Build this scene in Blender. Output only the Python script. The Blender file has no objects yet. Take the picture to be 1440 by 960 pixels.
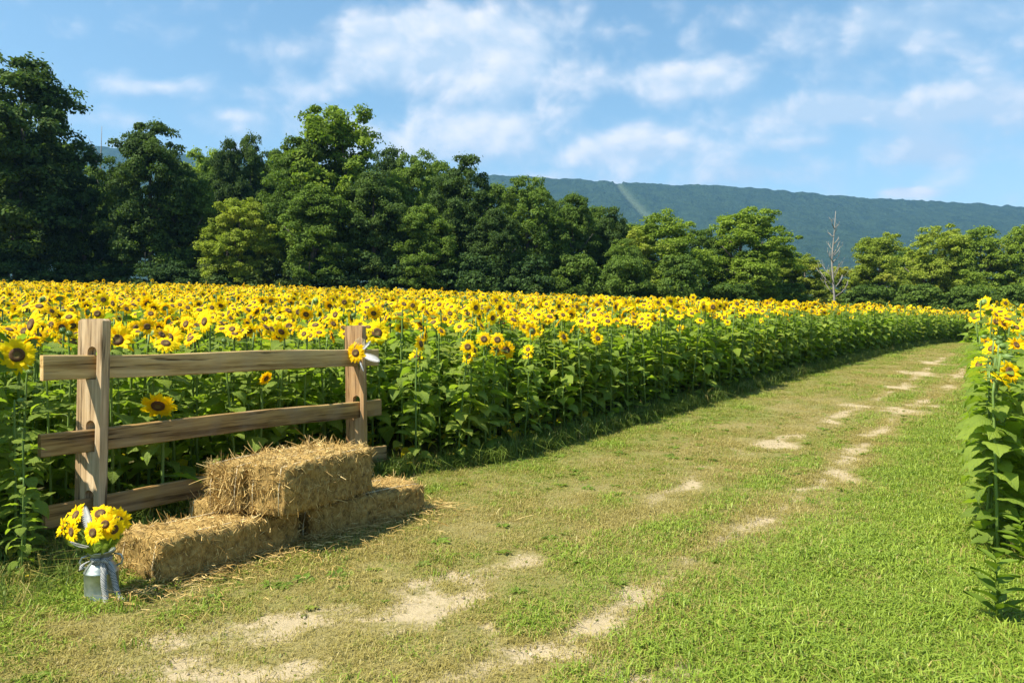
import bpy, bmesh, math, random
import numpy as np
from mathutils import Vector, Matrix, Euler, noise as mnoise

R = math.radians
random.seed(11)
rng = np.random.default_rng(11)
scene = bpy.context.scene
COL = scene.collection

# ------------------------------------------------------------------ camera
EYE = 1.45
cam_d = bpy.data.cameras.new('camera')
cam = bpy.data.objects.new('camera', cam_d)
COL.objects.link(cam)
cam.location = (0, 0, EYE)
cam.rotation_euler = (R(90 - 0.33), 0, 0)
cam_d.sensor_width = 36
cam_d.lens = 26
cam_d.clip_start = 0.05
cam_d.clip_end = 20000
scene.camera = cam
F = 1040.0                      # focal length in photograph pixels
HZ = 474.0                      # eye level row in the photograph

# ------------------------------------------------------------------ light
SUN = Vector((-0.66, -0.36, 1.0)).normalized()
SUN_EL = math.asin(SUN.z)
SUN_AZ = math.atan2(SUN.x, SUN.y)
sd = bpy.data.lights.new('sun', 'SUN')
sd.energy = 5.0
sd.angle = R(0.53)
sd.color = (1.0, 0.94, 0.80)
so = bpy.data.objects.new('sun', sd)
COL.objects.link(so)
so.rotation_euler = (-SUN).to_track_quat('-Z', 'Y').to_euler()

world = bpy.data.worlds.new('World')
scene.world = world
world.use_nodes = True


def nd(nt, kind, **kw):
    n = nt.nodes.new(kind)
    for k, v in kw.items():
        if k.startswith('i_'):
            n.inputs[k[2:].replace('_', ' ')].default_value = v
        else:
            setattr(n, k, v)
    return n


def mth(nt, op, a, b=None, c=None, clamp=False):
    n = nt.nodes.new('ShaderNodeMath')
    n.operation = op
    n.use_clamp = clamp
    for i, v in enumerate((a, b, c)):
        if v is None:
            continue
        if isinstance(v, (int, float)):
            n.inputs[i].default_value = v
        else:
            nt.links.new(v, n.inputs[i])
    return n.outputs[0]


def build_world():
    nt = world.node_tree
    nt.nodes.clear()
    out = nd(nt, 'ShaderNodeOutputWorld')
    bg = nd(nt, 'ShaderNodeBackground')
    bg.inputs['Strength'].default_value = 0.080
    nt.links.new(bg.outputs[0], out.inputs[0])
    sky = nd(nt, 'ShaderNodeTexSky', sky_type='NISHITA', sun_disc=False)
    sky.sun_elevation = SUN_EL
    sky.sun_rotation = SUN_AZ
    sky.altitude = 150
    sky.air_density = 1.25
    sky.dust_density = 0.6
    sky.ozone_density = 1.0
    tc = nd(nt, 'ShaderNodeTexCoord')
    sep = nd(nt, 'ShaderNodeSeparateXYZ')
    nt.links.new(tc.outputs['Generated'], sep.inputs[0])
    az = mth(nt, 'ARCTAN2', sep.outputs[0], sep.outputs[1])
    el0 = mth(nt, 'ARCSINE', sep.outputs[2])
    el = mth(nt, 'MULTIPLY', el0, mth(nt, 'MULTIPLY_ADD', mth(nt, 'MINIMUM', mth(nt, 'MULTIPLY', az, az), .6), .5, 1.0))
    # banks of cloud: azimuth, elevation, half sizes (radians), weight
    banks = [(655, 72, 150, 40, .62), (560, 78, 90, 30, .42), (610, 38, 110, 22, .50), (730, 110, 110, 32, .42), (960, 114, 66, 22, .80), (1130, 160, 92, 20, .66), (1180, 145, 44, 20, .4),
             (690, 176, 62, 30, .70), (890, 205, 80, 34, .46), (850, 215, 50, 14, .3), (1385, 140, 74, 32, .80), (1320, 215, 54, 24, .58),
             (205, 124, 40, 11, .50), (165, 166, 46, 12, .36), (455, 125, 56, 18, .46), (1276, 271, 22, 6, .95),
             (1070, 244, 44, 15, .46), (340, 163, 20, 8, .36), (580, 205, 110, 28, .34), (1300, 30, 190, 48, .44),
             (800, 262, 260, 16, .40), (720, 215, 330, 40, .22), (300, 180, 260, 40, .16), (1300, 180, 200, 60, .14), (350, 65, 30, 14, .24), (1150, 200, 24, 8, .3)]

    def billow(du, dv):
        u = mth(nt, 'ADD', az, du)
        v = mth(nt, 'ADD', el, dv)
        co = nd(nt, 'ShaderNodeCombineXYZ')
        nt.links.new(mth(nt, 'MULTIPLY', u, 9.5), co.inputs[0])
        nt.links.new(mth(nt, 'MULTIPLY', v, 13.0), co.inputs[1])
        n1 = nd(nt, 'ShaderNodeTexNoise', noise_dimensions='2D')
        n1.inputs['Scale'].default_value = 1.0
        n1.inputs['Detail'].default_value = 6
        n1.inputs['Roughness'].default_value = .60
        n1.inputs['Distortion'].default_value = .25
        nt.links.new(co.outputs[0], n1.inputs['Vector'])
        vo = nd(nt, 'ShaderNodeTexVoronoi', voronoi_dimensions='2D', feature='SMOOTH_F1')
        vo.inputs['Scale'].default_value = 1.45
        vo.inputs['Detail'].default_value = 2.5
        vo.inputs['Roughness'].default_value = .45
        vo.inputs['Smoothness'].default_value = .6
        wv = nd(nt, 'ShaderNodeVectorMath', operation='MULTIPLY_ADD')
        nt.links.new(n1.outputs['Color'], wv.inputs[0])
        wv.inputs[1].default_value = (.35, .35, 0)
        nt.links.new(co.outputs[0], wv.inputs[2])
        nt.links.new(wv.outputs[0], vo.inputs['Vector'])
        puff = mth(nt, 'MULTIPLY_ADD', vo.outputs['Distance'], -.75, .30)
        return mth(nt, 'ADD', mth(nt, 'MULTIPLY_ADD', n1.outputs[0], 1.15, -.86), puff)

    acc = None
    low = None                      # painted shade: the underside of each bank is greyer
    for (px, py, rx, ry, w) in banks:
        a0 = math.atan((px - 720) / F)
        e0 = math.atan((HZ - py) / F * math.cos(a0)) * (1 + .5 * min(a0 * a0, .6))
        x = mth(nt, 'MULTIPLY_ADD', az, F * .87 / rx, -a0 * F * .87 / rx)
        y = mth(nt, 'MULTIPLY_ADD', el, F / ry, -e0 * F / ry)
        q = mth(nt, 'MULTIPLY_ADD', x, x, mth(nt, 'MULTIPLY', y, y))
        g = mth(nt, 'EXPONENT', mth(nt, 'MULTIPLY', q, -1.0))
        acc = mth(nt, 'MULTIPLY', g, w * 1.7) if acc is None else mth(nt, 'MULTIPLY_ADD', g, w * 1.7, acc)
        gy = mth(nt, 'MULTIPLY', g, y)
        if px == 1300:              # shadowed cloud, its shade painted in: grey all over
            gy = mth(nt, 'MULTIPLY', mth(nt, 'MULTIPLY', g, g), -3.0)
        low = gy if low is None else mth(nt, 'ADD', low, gy)
    n0 = billow(0, 0)
    d0 = mth(nt, 'ADD', n0, acc)
    d1 = mth(nt, 'SUBTRACT', mth(nt, 'ADD', billow(-0.010, 0.018), acc), mth(nt, 'MULTIPLY', low, .16))
    mask = nd(nt, 'ShaderNodeMapRange', interpolation_type='SMOOTHSTEP')
    mask.inputs['From Min'].default_value = -.46
    mask.inputs['From Max'].default_value = 0.62
    mask.inputs['To Max'].default_value = .9
    nt.links.new(d0, mask.inputs['Value'])
    lit = mth(nt, 'MULTIPLY_ADD', mth(nt, 'SUBTRACT', d0, d1), 1.3, .40, clamp=True)  # sunlit and shaded cloud sides, painted from the density difference
    ccol = nd(nt, 'ShaderNodeMix', data_type='RGBA')
    nt.links.new(lit, ccol.inputs[0])
    ccol.inputs[6].default_value = (3.6, 4.5, 5.4, 1)
    ccol.inputs[7].default_value = (6.3, 6.2, 6.2, 1)
    mx = nd(nt, 'ShaderNodeMix', data_type='RGBA')
    nt.links.new(mask.outputs[0], mx.inputs[0])
    hs = nd(nt, 'ShaderNodeHueSaturation')
    hs.inputs['Hue'].default_value = .487
    hs.inputs['Saturation'].default_value = 1.12
    nt.links.new(sky.outputs[0], hs.inputs['Color'])
    nt.links.new(hs.outputs[0], mx.inputs[6])
    nt.links.new(ccol.outputs[2], mx.inputs[7])
    nt.links.new(mx.outputs[2], bg.inputs['Color'])


build_world()
world.cycles.sampling_method = 'MANUAL'
world.cycles.sample_map_resolution = 256

scene.view_settings.view_transform = 'Standard'
scene.view_settings.look = 'None'
scene.view_settings.gamma = 1
scene.view_settings.exposure = 1.15
scene.view_settings.use_curve_mapping = False
scene.cycles.use_denoising = True
scene.cycles.max_bounces = 8
scene.cycles.transparent_max_bounces = 8
scene.cycles.volume_bounces = 0


# ------------------------------------------------------------------ terrain shape
def gz(x, y):
    """height of the ground at (x, y); works on arrays"""
    x = np.asarray(x, float)
    y = np.asarray(y, float)
    s = .02 + .072 / (1 + np.exp(np.clip((x - 8) / 14, -30, 30)))
    t = (y - 7.5) / 2.0
    r = 2.0 * np.logaddexp(0, np.clip(t, -40, 400)) - 0.0
    r = np.where(r > 38, 38 + 10 * (1 - np.exp(-(r - 38) / 10)), r)
    fade = np.exp(-np.clip(np.abs(x) - 70, 0, None) / 60)
    return s * r * fade


def gzf(x, y):
    return float(gz(x, y))


def pix_ground(px, py):
    """where the ground is seen at a photograph pixel"""
    y = EYE * F / max(py - HZ, 4)
    for _ in range(30):
        z = gzf((px - 720) / F * y, y)
        yn = max((EYE - z), .02) * F / max(py - HZ, 1)
        y = .5 * y + .5 * yn
    return (px - 720) / F * y, y


FA = Vector((0.545, 0.838, 0)).normalized()       # direction of the fence
FN = Vector((FA.y, -FA.x, 0))                     # its normal, towards the path
P1 = Vector((-2.90, 5.07, 0))
P2 = Vector((-1.51, 7.21, 0))


def edge_left(y):
    y = np.asarray(y, float)
    return -0.62 + .745 * (y - 7.3) + .035 * np.clip(y - 33, 0, None) ** 2


def edge_right(y):
    return -.06 + .643 * y + .02 * np.clip(np.asarray(y, float) - 35, 0, None) ** 2


# ------------------------------------------------------------------ mesh helpers
class MB:
    def __init__(self):
        self.v = []
        self.f = []
        self.m = []

    def add(self, verts, faces, mat=0):
        o = len(self.v)
        self.v.extend([tuple(p) for p in verts])
        for f in faces:
            self.f.append(tuple(i + o for i in f))
            self.m.append(mat)

    def tube(self, pts, rad, sides=6, mat=0, cap=True):
        pts = [Vector(p) for p in pts]
        n = len(pts)
        rings = []
        up = None
        for i, p in enumerate(pts):
            d = (pts[min(i + 1, n - 1)] - pts[max(i - 1, 0)]).normalized()
            if up is None:
                up = d.orthogonal().normalized()
            up = (up - d * up.dot(d))
            up = up.normalized() if up.length > 1e-6 else d.orthogonal().normalized()
            w = d.cross(up)
            r = rad[i] if hasattr(rad, '__len__') else rad
            rings.append([p + (up * math.cos(a) + w * math.sin(a)) * r for a in [2 * math.pi * k / sides for k in range(sides)]])
        vs = [q for ring in rings for q in ring]
        fs = []
        for i in range(n - 1):
            for k in range(sides):
                a = i * sides + k
                b = i * sides + (k + 1) % sides
                fs.append((a, b, b + sides, a + sides))
        if cap:
            fs.append(tuple(range(sides))[::-1])
            fs.append(tuple((n - 1) * sides + k for k in range(sides)))
        self.add(vs, fs, mat)

    def merge(self, other, mtx, mat=None):
        o = len(self.v)
        self.v.extend([tuple(mtx @ Vector(p)) for p in other.v])
        for f, m in zip(other.f, other.m):
            self.f.append(tuple(i + o for i in f))
            self.m.append(m if mat is None else mat)

    def mesh(self, name, mats, smooth=True):
        me = bpy.data.meshes.new(name)
        me.from_pydata(self.v, [], self.f)
        for m in mats:
            me.materials.append(m)
        me.polygons.foreach_set('material_index', np.array(self.m, dtype=np.int32))
        if smooth:
            me.polygons.foreach_set('use_smooth', np.ones(len(self.f), dtype=bool))
        me.update()
        return me


def np_mesh(name, verts, faces, mats, smooth=False):
    """quick mesh from numpy quads or triangles"""
    me = bpy.data.meshes.new(name)
    verts = np.asarray(verts, np.float32)
    faces = np.asarray(faces, np.int32)
    nf, k = faces.shape
    me.vertices.add(len(verts))
    me.vertices.foreach_set('co', verts.ravel())
    me.loops.add(nf * k)
    me.loops.foreach_set('vertex_index', faces.ravel())
    me.polygons.add(nf)
    me.polygons.foreach_set('loop_start', np.arange(0, nf * k, k, dtype=np.int32))
    me.polygons.foreach_set('loop_total', np.full(nf, k, np.int32))
    me.polygons.foreach_set('use_smooth', np.full(nf, smooth, bool))
    for m in mats:
        me.materials.append(m)
    me.update(calc_edges=True)
    me.validate()
    return me


def obj(name, me, parent=None, loc=(0, 0, 0), rot=(0, 0, 0), scale=(1, 1, 1)):
    o = bpy.data.objects.new(name, me)
    COL.objects.link(o)
    if parent is not None:
        o.parent = parent
    o.location = loc
    o.rotation_euler = rot
    o.scale = scale
    return o


def tag(o, label=None, cat=None, group=None, kind=None):
    if label:
        o['label'] = label
    if cat:
        o['category'] = cat
    if group:
        o['group'] = group
    if kind:
        o['kind'] = kind
    return o


# ------------------------------------------------------------------ materials
def new_mat(name):
    m = bpy.data.materials.new(name)
    m.use_nodes = True
    nt = m.node_tree
    nt.nodes.clear()
    out = nd(nt, 'ShaderNodeOutputMaterial')
    return m, nt, out


def ramp(nt, fac, stops):
    r = nd(nt, 'ShaderNodeValToRGB')
    e = r.color_ramp.elements
    while len(e) < len(stops):
        e.new(.5)
    for i, (p, c) in enumerate(stops):
        e[i].position = p
        e[i].color = (*c, 1)
    nt.links.new(fac, r.inputs[0])
    return r.outputs[0]


def mixc(nt, fac, a, b, mode='MIX'):
    n = nd(nt, 'ShaderNodeMix', data_type='RGBA', blend_type=mode)
    for sock, v in ((n.inputs[0], fac), (n.inputs[6], a), (n.inputs[7], b)):
        if isinstance(v, (int, float)):
            sock.default_value = v
        elif isinstance(v, tuple):
            sock.default_value = (*v, 1) if len(v) == 3 else v
        else:
            nt.links.new(v, sock)
    return n.outputs[2]


def noise(nt, vec, scale, detail=4, rough=.55, dim='3D'):
    n = nd(nt, 'ShaderNodeTexNoise', noise_dimensions=dim)
    n.inputs['Scale'].default_value = scale
    n.inputs['Detail'].default_value = detail
    n.inputs['Roughness'].default_value = rough
    if vec is not None:
        nt.links.new(vec, n.inputs['Vector'])
    return n.outputs[0]


def leaf_material(name, c_dark, c_light, c_alt=None, trans=.35, scale=1.0, rough=.5, spec=.35, veins=False):
    """leaf: diffuse + gloss on top, some light comes through"""
    m, nt, out = new_mat(name)
    geo = nd(nt, 'ShaderNodeNewGeometry')
    oi = nd(nt, 'ShaderNodeObjectInfo')
    f = noise(nt, geo.outputs['Position'], scale, 3)
    f = mth(nt, 'MULTIPLY_ADD', f, 1.6, -.3)
    f = mth(nt, 'ADD', f, mth(nt, 'MULTIPLY_ADD', oi.outputs['Random'], .5, -.25), clamp=True)
    c = mixc(nt, f, c_dark, c_light)
    if c_alt:
        g = noise(nt, geo.outputs['Position'], scale * .37, 2)
        g = mth(nt, 'MULTIPLY', mth(nt, 'SUBTRACT', g, .56, clamp=True), 6.0, clamp=True)
        c = mixc(nt, g, c, c_alt)
    # each separate leaf a little different
    ri = mth(nt, 'MULTIPLY_ADD', geo.outputs['Random Per Island'], .7, .65)
    cc = nd(nt, 'ShaderNodeVectorMath', operation='SCALE')
    nt.links.new(c, cc.inputs[0])
    nt.links.new(ri, cc.inputs['Scale'])
    c = cc.outputs[0]
    b = nd(nt, 'ShaderNodeBsdfPrincipled')
    if veins:
        tc = nd(nt, 'ShaderNodeTexCoord')
        sp = nd(nt, 'ShaderNodeSeparateXYZ')
        nt.links.new(tc.outputs['Object'], sp.inputs[0])
        ay_ = mth(nt, 'ABSOLUTE', sp.outputs[1])
        mid = mth(nt, 'SUBTRACT', 1.0, mth(nt, 'MULTIPLY', ay_, 55.0), clamp=True)
        ph = mth(nt, 'MULTIPLY', mth(nt, 'SUBTRACT', sp.outputs[0], mth(nt, 'MULTIPLY', ay_, .9)), 46.0)
        sv = mth(nt, 'POWER', mth(nt, 'MULTIPLY_ADD', mth(nt, 'SINE', ph), .5, .5), 9.0)
        vn = mth(nt, 'MAXIMUM', mid, mth(nt, 'MULTIPLY', sv, .6), clamp=True)
        c = mixc(nt, mth(nt, 'MULTIPLY', vn, .55), c, (.30, .40, .12))
        rn = noise(nt, tc.outputs['Object'], 16, 4)
        bp = nd(nt, 'ShaderNodeBump')
        bp.inputs['Strength'].default_value = .7
        bp.inputs['Distance'].default_value = .012
        nt.links.new(mth(nt, 'SUBTRACT', rn, mth(nt, 'MULTIPLY', vn, .5)), bp.inputs['Height'])
        nt.links.new(bp.outputs[0], b.inputs['Normal'])
    nt.links.new(c, b.inputs['Base Color'])
    b.inputs['Roughness'].default_value = rough
    b.inputs['Specular IOR Level'].default_value = spec
    t = nd(nt, 'ShaderNodeBsdfTranslucent')
    tcol = mixc(nt, 1.0, c, (1.25, 1.35, .5), 'MULTIPLY')
    nt.links.new(tcol, t.inputs['Color'])
    mx = nd(nt, 'ShaderNodeMixShader')
    mx.inputs[0].default_value = trans
    nt.links.new(b.outputs[0], mx.inputs[1])
    nt.links.new(t.outputs[0], mx.inputs[2])
    nt.links.new(mx.outputs[0], out.inputs[0])
    return m


M = {}
for _k, VEINS in (('sf_leaf', False), ('sf_leaf_near', True)):
    M[_k] = leaf_material('sunflower_leaf', (.125, .200, .026), (.29, .375, .050), (.37, .40, .06), trans=.5, scale=3.5, rough=.5, spec=.22, veins=VEINS)
M['sf_stem'] = leaf_material('sunflower_stem', (.10, .17, .035), (.17, .25, .055), trans=.1, scale=4, rough=.5)
M['yellow_leaf'] = leaf_material('wilted_leaf', (.55, .42, .03), (.75, .62, .05), (.25, .15, .03), trans=.35, scale=14)
M['weed'] = leaf_material('weed_leaf', (.10, .16, .02), (.18, .26, .03), trans=.4, scale=5, rough=.5, spec=.2)


def petal_material(name, c0, c1, c2):
    m, nt, out = new_mat(name)
    oi = nd(nt, 'ShaderNodeObjectInfo')
    geo = nd(nt, 'ShaderNodeNewGeometry')
    f = mth(nt, 'MULTIPLY_ADD', geo.outputs['Random Per Island'], .45, mth(nt, 'MULTIPLY', oi.outputs['Random'], .6), clamp=True)
    c = ramp(nt, f, [(0, c0), (.55, c1), (1, c2)])
    b = nd(nt, 'ShaderNodeBsdfPrincipled')
    nt.links.new(c, b.inputs['Base Color'])
    b.inputs['Roughness'].default_value = .6
    b.inputs['Specular IOR Level'].default_value = .1
    t = nd(nt, 'ShaderNodeBsdfTranslucent')
    nt.links.new(c, t.inputs['Color'])
    mx = nd(nt, 'ShaderNodeMixShader')
    mx.inputs[0].default_value = .45
    nt.links.new(b.outputs[0], mx.inputs[1])
    nt.links.new(t.outputs[0], mx.inputs[2])
    nt.links.new(mx.outputs[0], out.inputs[0])
    return m


M['petal'] = petal_material('sunflower_petal', (.95, .56, .004), (.97, .70, .005), (.97, .80, .010))


def disc_material():
    m, nt, out = new_mat('sunflower_disc')
    tc = nd(nt, 'ShaderNodeTexCoord')
    geo = nd(nt, 'ShaderNodeNewGeometry')
    n = noise(nt, geo.outputs['Position'], 140, 2)
    c = mixc(nt, n, (.030, .013, .005), (.16, .075, .018))
    b = nd(nt, 'ShaderNodeBsdfPrincipled')
    nt.links.new(c, b.inputs['Base Color'])
    b.inputs['Roughness'].default_value = .9
    bp = nd(nt, 'ShaderNodeBump')
    bp.inputs['Strength'].default_value = .8
    bp.inputs['Distance'].default_value = .004
    nt.links.new(n, bp.inputs['Height'])
    nt.links.new(bp.outputs[0], b.inputs['Normal'])
    nt.links.new(b.outputs[0], out.inputs[0])
    return m


M['disc'] = disc_material()
_m, _nt, _out = new_mat('disc_centre')
_b = nd(_nt, 'ShaderNodeBsdfPrincipled')
_g = nd(_nt, 'ShaderNodeNewGeometry')
_nt.links.new(mixc(_nt, noise(_nt, _g.outputs['Position'], 160, 2), (.07, .05, .012), (.22, .15, .03)), _b.inputs['Base Color'])
_b.inputs['Roughness'].default_value = .9
_nt.links.new(_b.outputs[0], _out.inputs[0])
M['disc_centre'] = _m


def grass_material(name, c0, c1, c2, trans=.3):
    m, nt, out = new_mat(name)
    oi = nd(nt, 'ShaderNodeObjectInfo')
    geo = nd(nt, 'ShaderNodeNewGeometry')
    f = mth(nt, 'MULTIPLY_ADD', geo.outputs['Random Per Island'], .55, mth(nt, 'MULTIPLY', oi.outputs['Random'], .5), clamp=True)
    c = ramp(nt, f, [(0, c0), (.5, c1), (1, c2)])
    b = nd(nt, 'ShaderNodeBsdfPrincipled')
    nt.links.new(c, b.inputs['Base Color'])
    b.inputs['Roughness'].default_value = .5
    b.inputs['Specular IOR Level'].default_value = .35
    t = nd(nt, 'ShaderNodeBsdfTranslucent')
    nt.links.new(c, t.inputs['Color'])
    mx = nd(nt, 'ShaderNodeMixShader')
    mx.inputs[0].default_value = trans
    nt.links.new(b.outputs[0], mx.inputs[1])
    nt.links.new(t.outputs[0], mx.inputs[2])
    nt.links.new(mx.outputs[0], out.inputs[0])
    return m


M['grass'] = grass_material('green_grass', (.13, .18, .020), (.235, .285, .034), (.35, .38, .06))
M['grass_lush'] = grass_material('lush_grass', (.13, .21, .016), (.235, .33, .030), (.35, .43, .06))
M['grass_dry'] = grass_material('dry_grass', (.24, .20, .045), (.36, .30, .075), (.50, .42, .15))
M['grass_long'] = grass_material('long_grass', (.070, .115, .014), (.125, .185, .024), (.20, .26, .04))


def soil_material(name, has_attr):
    m, nt, out = new_mat(name)
    geo = nd(nt, 'ShaderNodeNewGeometry')
    P = geo.outputs['Position']
    n1 = noise(nt, P, 2.2, 6)
    n2 = noise(nt, P, 28, 5, .65)
    n3 = noise(nt, P, 130, 3, .6)
    earth = mixc(nt, n2, (.24, .18, .095), (.44, .355, .21))
    earth = mixc(nt, mth(nt, 'MULTIPLY', n3, .5), earth, (.48, .40, .26))
    thatch = mixc(nt, n2, (.085, .095, .022), (.22, .205, .06))
    thatch = mixc(nt, mth(nt, 'MULTIPLY', n1, .6), thatch, (.14, .20, .035))
    if has_attr:
        at = nd(nt, 'ShaderNodeAttribute', attribute_name='dirt')
        f = mth(nt, 'ADD', at.outputs['Fac'], mth(nt, 'MULTIPLY_ADD', n2, .7, -.35))
        f = mth(nt, 'MULTIPLY', mth(nt, 'SUBTRACT', f, .32), 3.2, clamp=True)
        ad = nd(nt, 'ShaderNodeAttribute', attribute_name='dry')
        thatch = mixc(nt, mth(nt, 'MULTIPLY', ad.outputs['Fac'], .8), thatch, mixc(nt, n2, (.13, .10, .035), (.34, .275, .12)))
        c = mixc(nt, f, thatch, earth)
    else:
        c = mixc(nt, n1, (.05, .06, .02), (.11, .10, .04))
    b = nd(nt, 'ShaderNodeBsdfPrincipled')
    nt.links.new(c, b.inputs['Base Color'])
    b.inputs['Roughness'].default_value = .95
    b.inputs['Specular IOR Level'].default_value = .15
    bp = nd(nt, 'ShaderNodeBump')
    bp.inputs['Strength'].default_value = .7
    bp.inputs['Distance'].default_value = .02
    nt.links.new(mth(nt, 'ADD', n2, mth(nt, 'MULTIPLY', n3, .4)), bp.inputs['Height'])
    nt.links.new(bp.outputs[0], b.inputs['Normal'])
    nt.links.new(b.outputs[0], out.inputs[0])
    return m


M['path'] = soil_material('path_soil', True)
M['ground'] = soil_material('field_soil', False)


def wood_material(name, c_dark, c_mid, c_light, axis):
    """weathered sawn timber, grain along one axis of the object"""
    m, nt, out = new_mat(name)
    tc = nd(nt, 'ShaderNodeTexCoord')
    mp = nd(nt, 'ShaderNodeMapping')
    sc = [18, 18, 18]
    sc[axis] = 1.1
    mp.inputs['Scale'].default_value = sc
    nt.links.new(tc.outputs['Object'], mp.inputs[0])
    g = noise(nt, mp.outputs[0], 1.6, 8, .62)
    big = noise(nt, tc.outputs['Object'], 3.0, 4)
    g2 = noise(nt, mp.outputs[0], .45, 5, .7)
    f = mth(nt, 'ADD', mth(nt, 'MULTIPLY', g, .55), mth(nt, 'MULTIPLY', g2, .45))
    c = ramp(nt, f, [(.40, c_dark), (.5, c_mid), (.62, c_light)])
    c = mixc(nt, mth(nt, 'MULTIPLY', mth(nt, 'SUBTRACT', big, .45, clamp=True), 2.2, clamp=True), c, tuple(.55 * q + .1 for q in c_mid))
    # knots and dark checks
    mp2 = nd(nt, 'ShaderNodeMapping')
    s2 = [46, 46, 46]
    s2[axis] = 2.0
    mp2.inputs['Scale'].default_value = s2
    nt.links.new(tc.outputs['Object'], mp2.inputs[0])
    ck = noise(nt, mp2.outputs[0], 1.0, 3)
    ckf = mth(nt, 'MULTIPLY', mth(nt, 'SUBTRACT', .41, ck, clamp=True), 10, clamp=True)
    c = mixc(nt, ckf, c, tuple(.35 * q for q in c_dark))
    b = nd(nt, 'ShaderNodeBsdfPrincipled')
    nt.links.new(c, b.inputs['Base Color'])
    b.inputs['Roughness'].default_value = .8
    b.inputs['Specular IOR Level'].default_value = .2
    bp = nd(nt, 'ShaderNodeBump')
    bp.inputs['Strength'].default_value = .55
    bp.inputs['Distance'].default_value = .006
    nt.links.new(mth(nt, 'SUBTRACT', f, ckf), bp.inputs['Height'])
    nt.links.new(bp.outputs[0], b.inputs['Normal'])
    nt.links.new(b.outputs[0], out.inputs[0])
    return m


M['post_grey'] = wood_material('weathered_post', (.29, .185, .09), (.53, .37, .20), (.72, .55, .34), 2)
M['post_brown'] = wood_material('brown_post', (.26, .14, .055), (.44, .26, .11), (.56, .36, .18), 2)
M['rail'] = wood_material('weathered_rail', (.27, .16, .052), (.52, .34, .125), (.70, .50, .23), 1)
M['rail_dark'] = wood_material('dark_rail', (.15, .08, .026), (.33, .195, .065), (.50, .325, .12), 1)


def straw_material(name, c0, c1, c2):
    m, nt, out = new_mat(name)
    geo = nd(nt, 'ShaderNodeNewGeometry')
    n = noise(nt, geo.outputs['Position'], 9, 4)
    f = mth(nt, 'ADD', mth(nt, 'MULTIPLY', geo.outputs['Random Per Island'], .75), mth(nt, 'MULTIPLY_ADD', n, .9, -.35), clamp=True)
    c = ramp(nt, f, [(0, c0), (.5, c1), (1, c2)])
    b = nd(nt, 'ShaderNodeBsdfPrincipled')
    nt.links.new(c, b.inputs['Base Color'])
    b.inputs['Roughness'].default_value = .6
    b.inputs['Specular IOR Level'].default_value = .3
    nt.links.new(b.outputs[0], out.inputs[0])
    return m


M['straw'] = straw_material('straw', (.22, .125, .028), (.47, .31, .095), (.70, .53, .22))


def bale_core_material():
    m, nt, out = new_mat('bale_core')
    tc = nd(nt, 'ShaderNodeTexCoord')
    mp = nd(nt, 'ShaderNodeMapping')
    mp.inputs['Scale'].default_value = (70, 16, 26)
    nt.links.new(tc.outputs['Object'], mp.inputs[0])
    n = noise(nt, mp.outputs[0], 1.0, 5, .7)
    c = ramp(nt, n, [(.3, (.09, .05, .01)), (.5, (.32, .20, .05)), (.72, (.52, .36, .12))])
    b = nd(nt, 'ShaderNodeBsdfPrincipled')
    nt.links.new(c, b.inputs['Base Color'])
    b.inputs['Roughness'].default_value = .9
    bp = nd(nt, 'ShaderNodeBump')
    bp.inputs['Strength'].default_value = 1
    bp.inputs['Distance'].default_value = .02
    nt.links.new(n, bp.inputs['Height'])
    nt.links.new(bp.outputs[0], b.inputs['Normal'])
    nt.links.new(b.outputs[0], out.inputs[0])
    return m


M['bale'] = bale_core_material()


def simple(name, col, rough=.6, metal=0.0, nscale=None, col2=None, spec=.5, bump=0):
    m, nt, out = new_mat(name)
    b = nd(nt, 'ShaderNodeBsdfPrincipled')
    b.inputs['Roughness'].default_value = rough
    b.inputs['Metallic'].default_value = metal
    b.inputs['Specular IOR Level'].default_value = spec
    if nscale:
        tc = nd(nt, 'ShaderNodeTexCoord')
        n = noise(nt, tc.outputs['Object'], nscale, 5, .6)
        f = mth(nt, 'MULTIPLY_ADD', n, 2.2, -.6, clamp=True)
        nt.links.new(mixc(nt, f, col, col2), b.inputs['Base Color'])
        if bump:
            bp = nd(nt, 'ShaderNodeBump')
            bp.inputs['Strength'].default_value = .5
            bp.inputs['Distance'].default_value = bump
            nt.links.new(n, bp.inputs['Height'])
            nt.links.new(bp.outputs[0], b.inputs['Normal'])
    else:
        b.inputs['Base Color'].default_value = (*col, 1)
    nt.links.new(b.outputs[0], out.inputs[0])
    return m


M['zinc'] = simple('galvanised_zinc', (.20, .25, .225), .42, .85, 14, (.52, .55, .52), bump=.003)
M['white_cloth'] = simple('white_petal_cloth', (.42, .42, .41), .85, 0, 60, (.62, .62, .60))
M['raffia'] = simple('raffia', (.58, .46, .26), .7, 0, 60, (.72, .62, .40))
M['crumb'] = simple('soil_crumb', (.28, .22, .13), .95, 0, 30, (.46, .39, .28))
M['bark'] = simple('bark', (.06, .05, .038), .95, 0, 6, (.15, .13, .105), bump=.05)
M['dead_wood'] = simple('bleached_wood', (.17, .155, .13), .9, 0, 4, (.30, .275, .24), bump=.03)


def check_material():
    m, nt, out = new_mat('checked_ribbon')
    tc = nd(nt, 'ShaderNodeTexCoord')
    ch = nd(nt, 'ShaderNodeTexChecker')
    ch.inputs['Scale'].default_value = 170
    ch.inputs['Color1'].default_value = (.40, .40, .38, 1)
    ch.inputs['Color2'].default_value = (.10, .11, .12, 1)
    nt.links.new(tc.outputs['Object'], ch.inputs['Vector'])
    b = nd(nt, 'ShaderNodeBsdfPrincipled')
    nt.links.new(ch.outputs[0], b.inputs['Base Color'])
    b.inputs['Roughness'].default_value = .8
    nt.links.new(b.outputs[0], out.inputs[0])
    return m


M['check'] = check_material()

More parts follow.
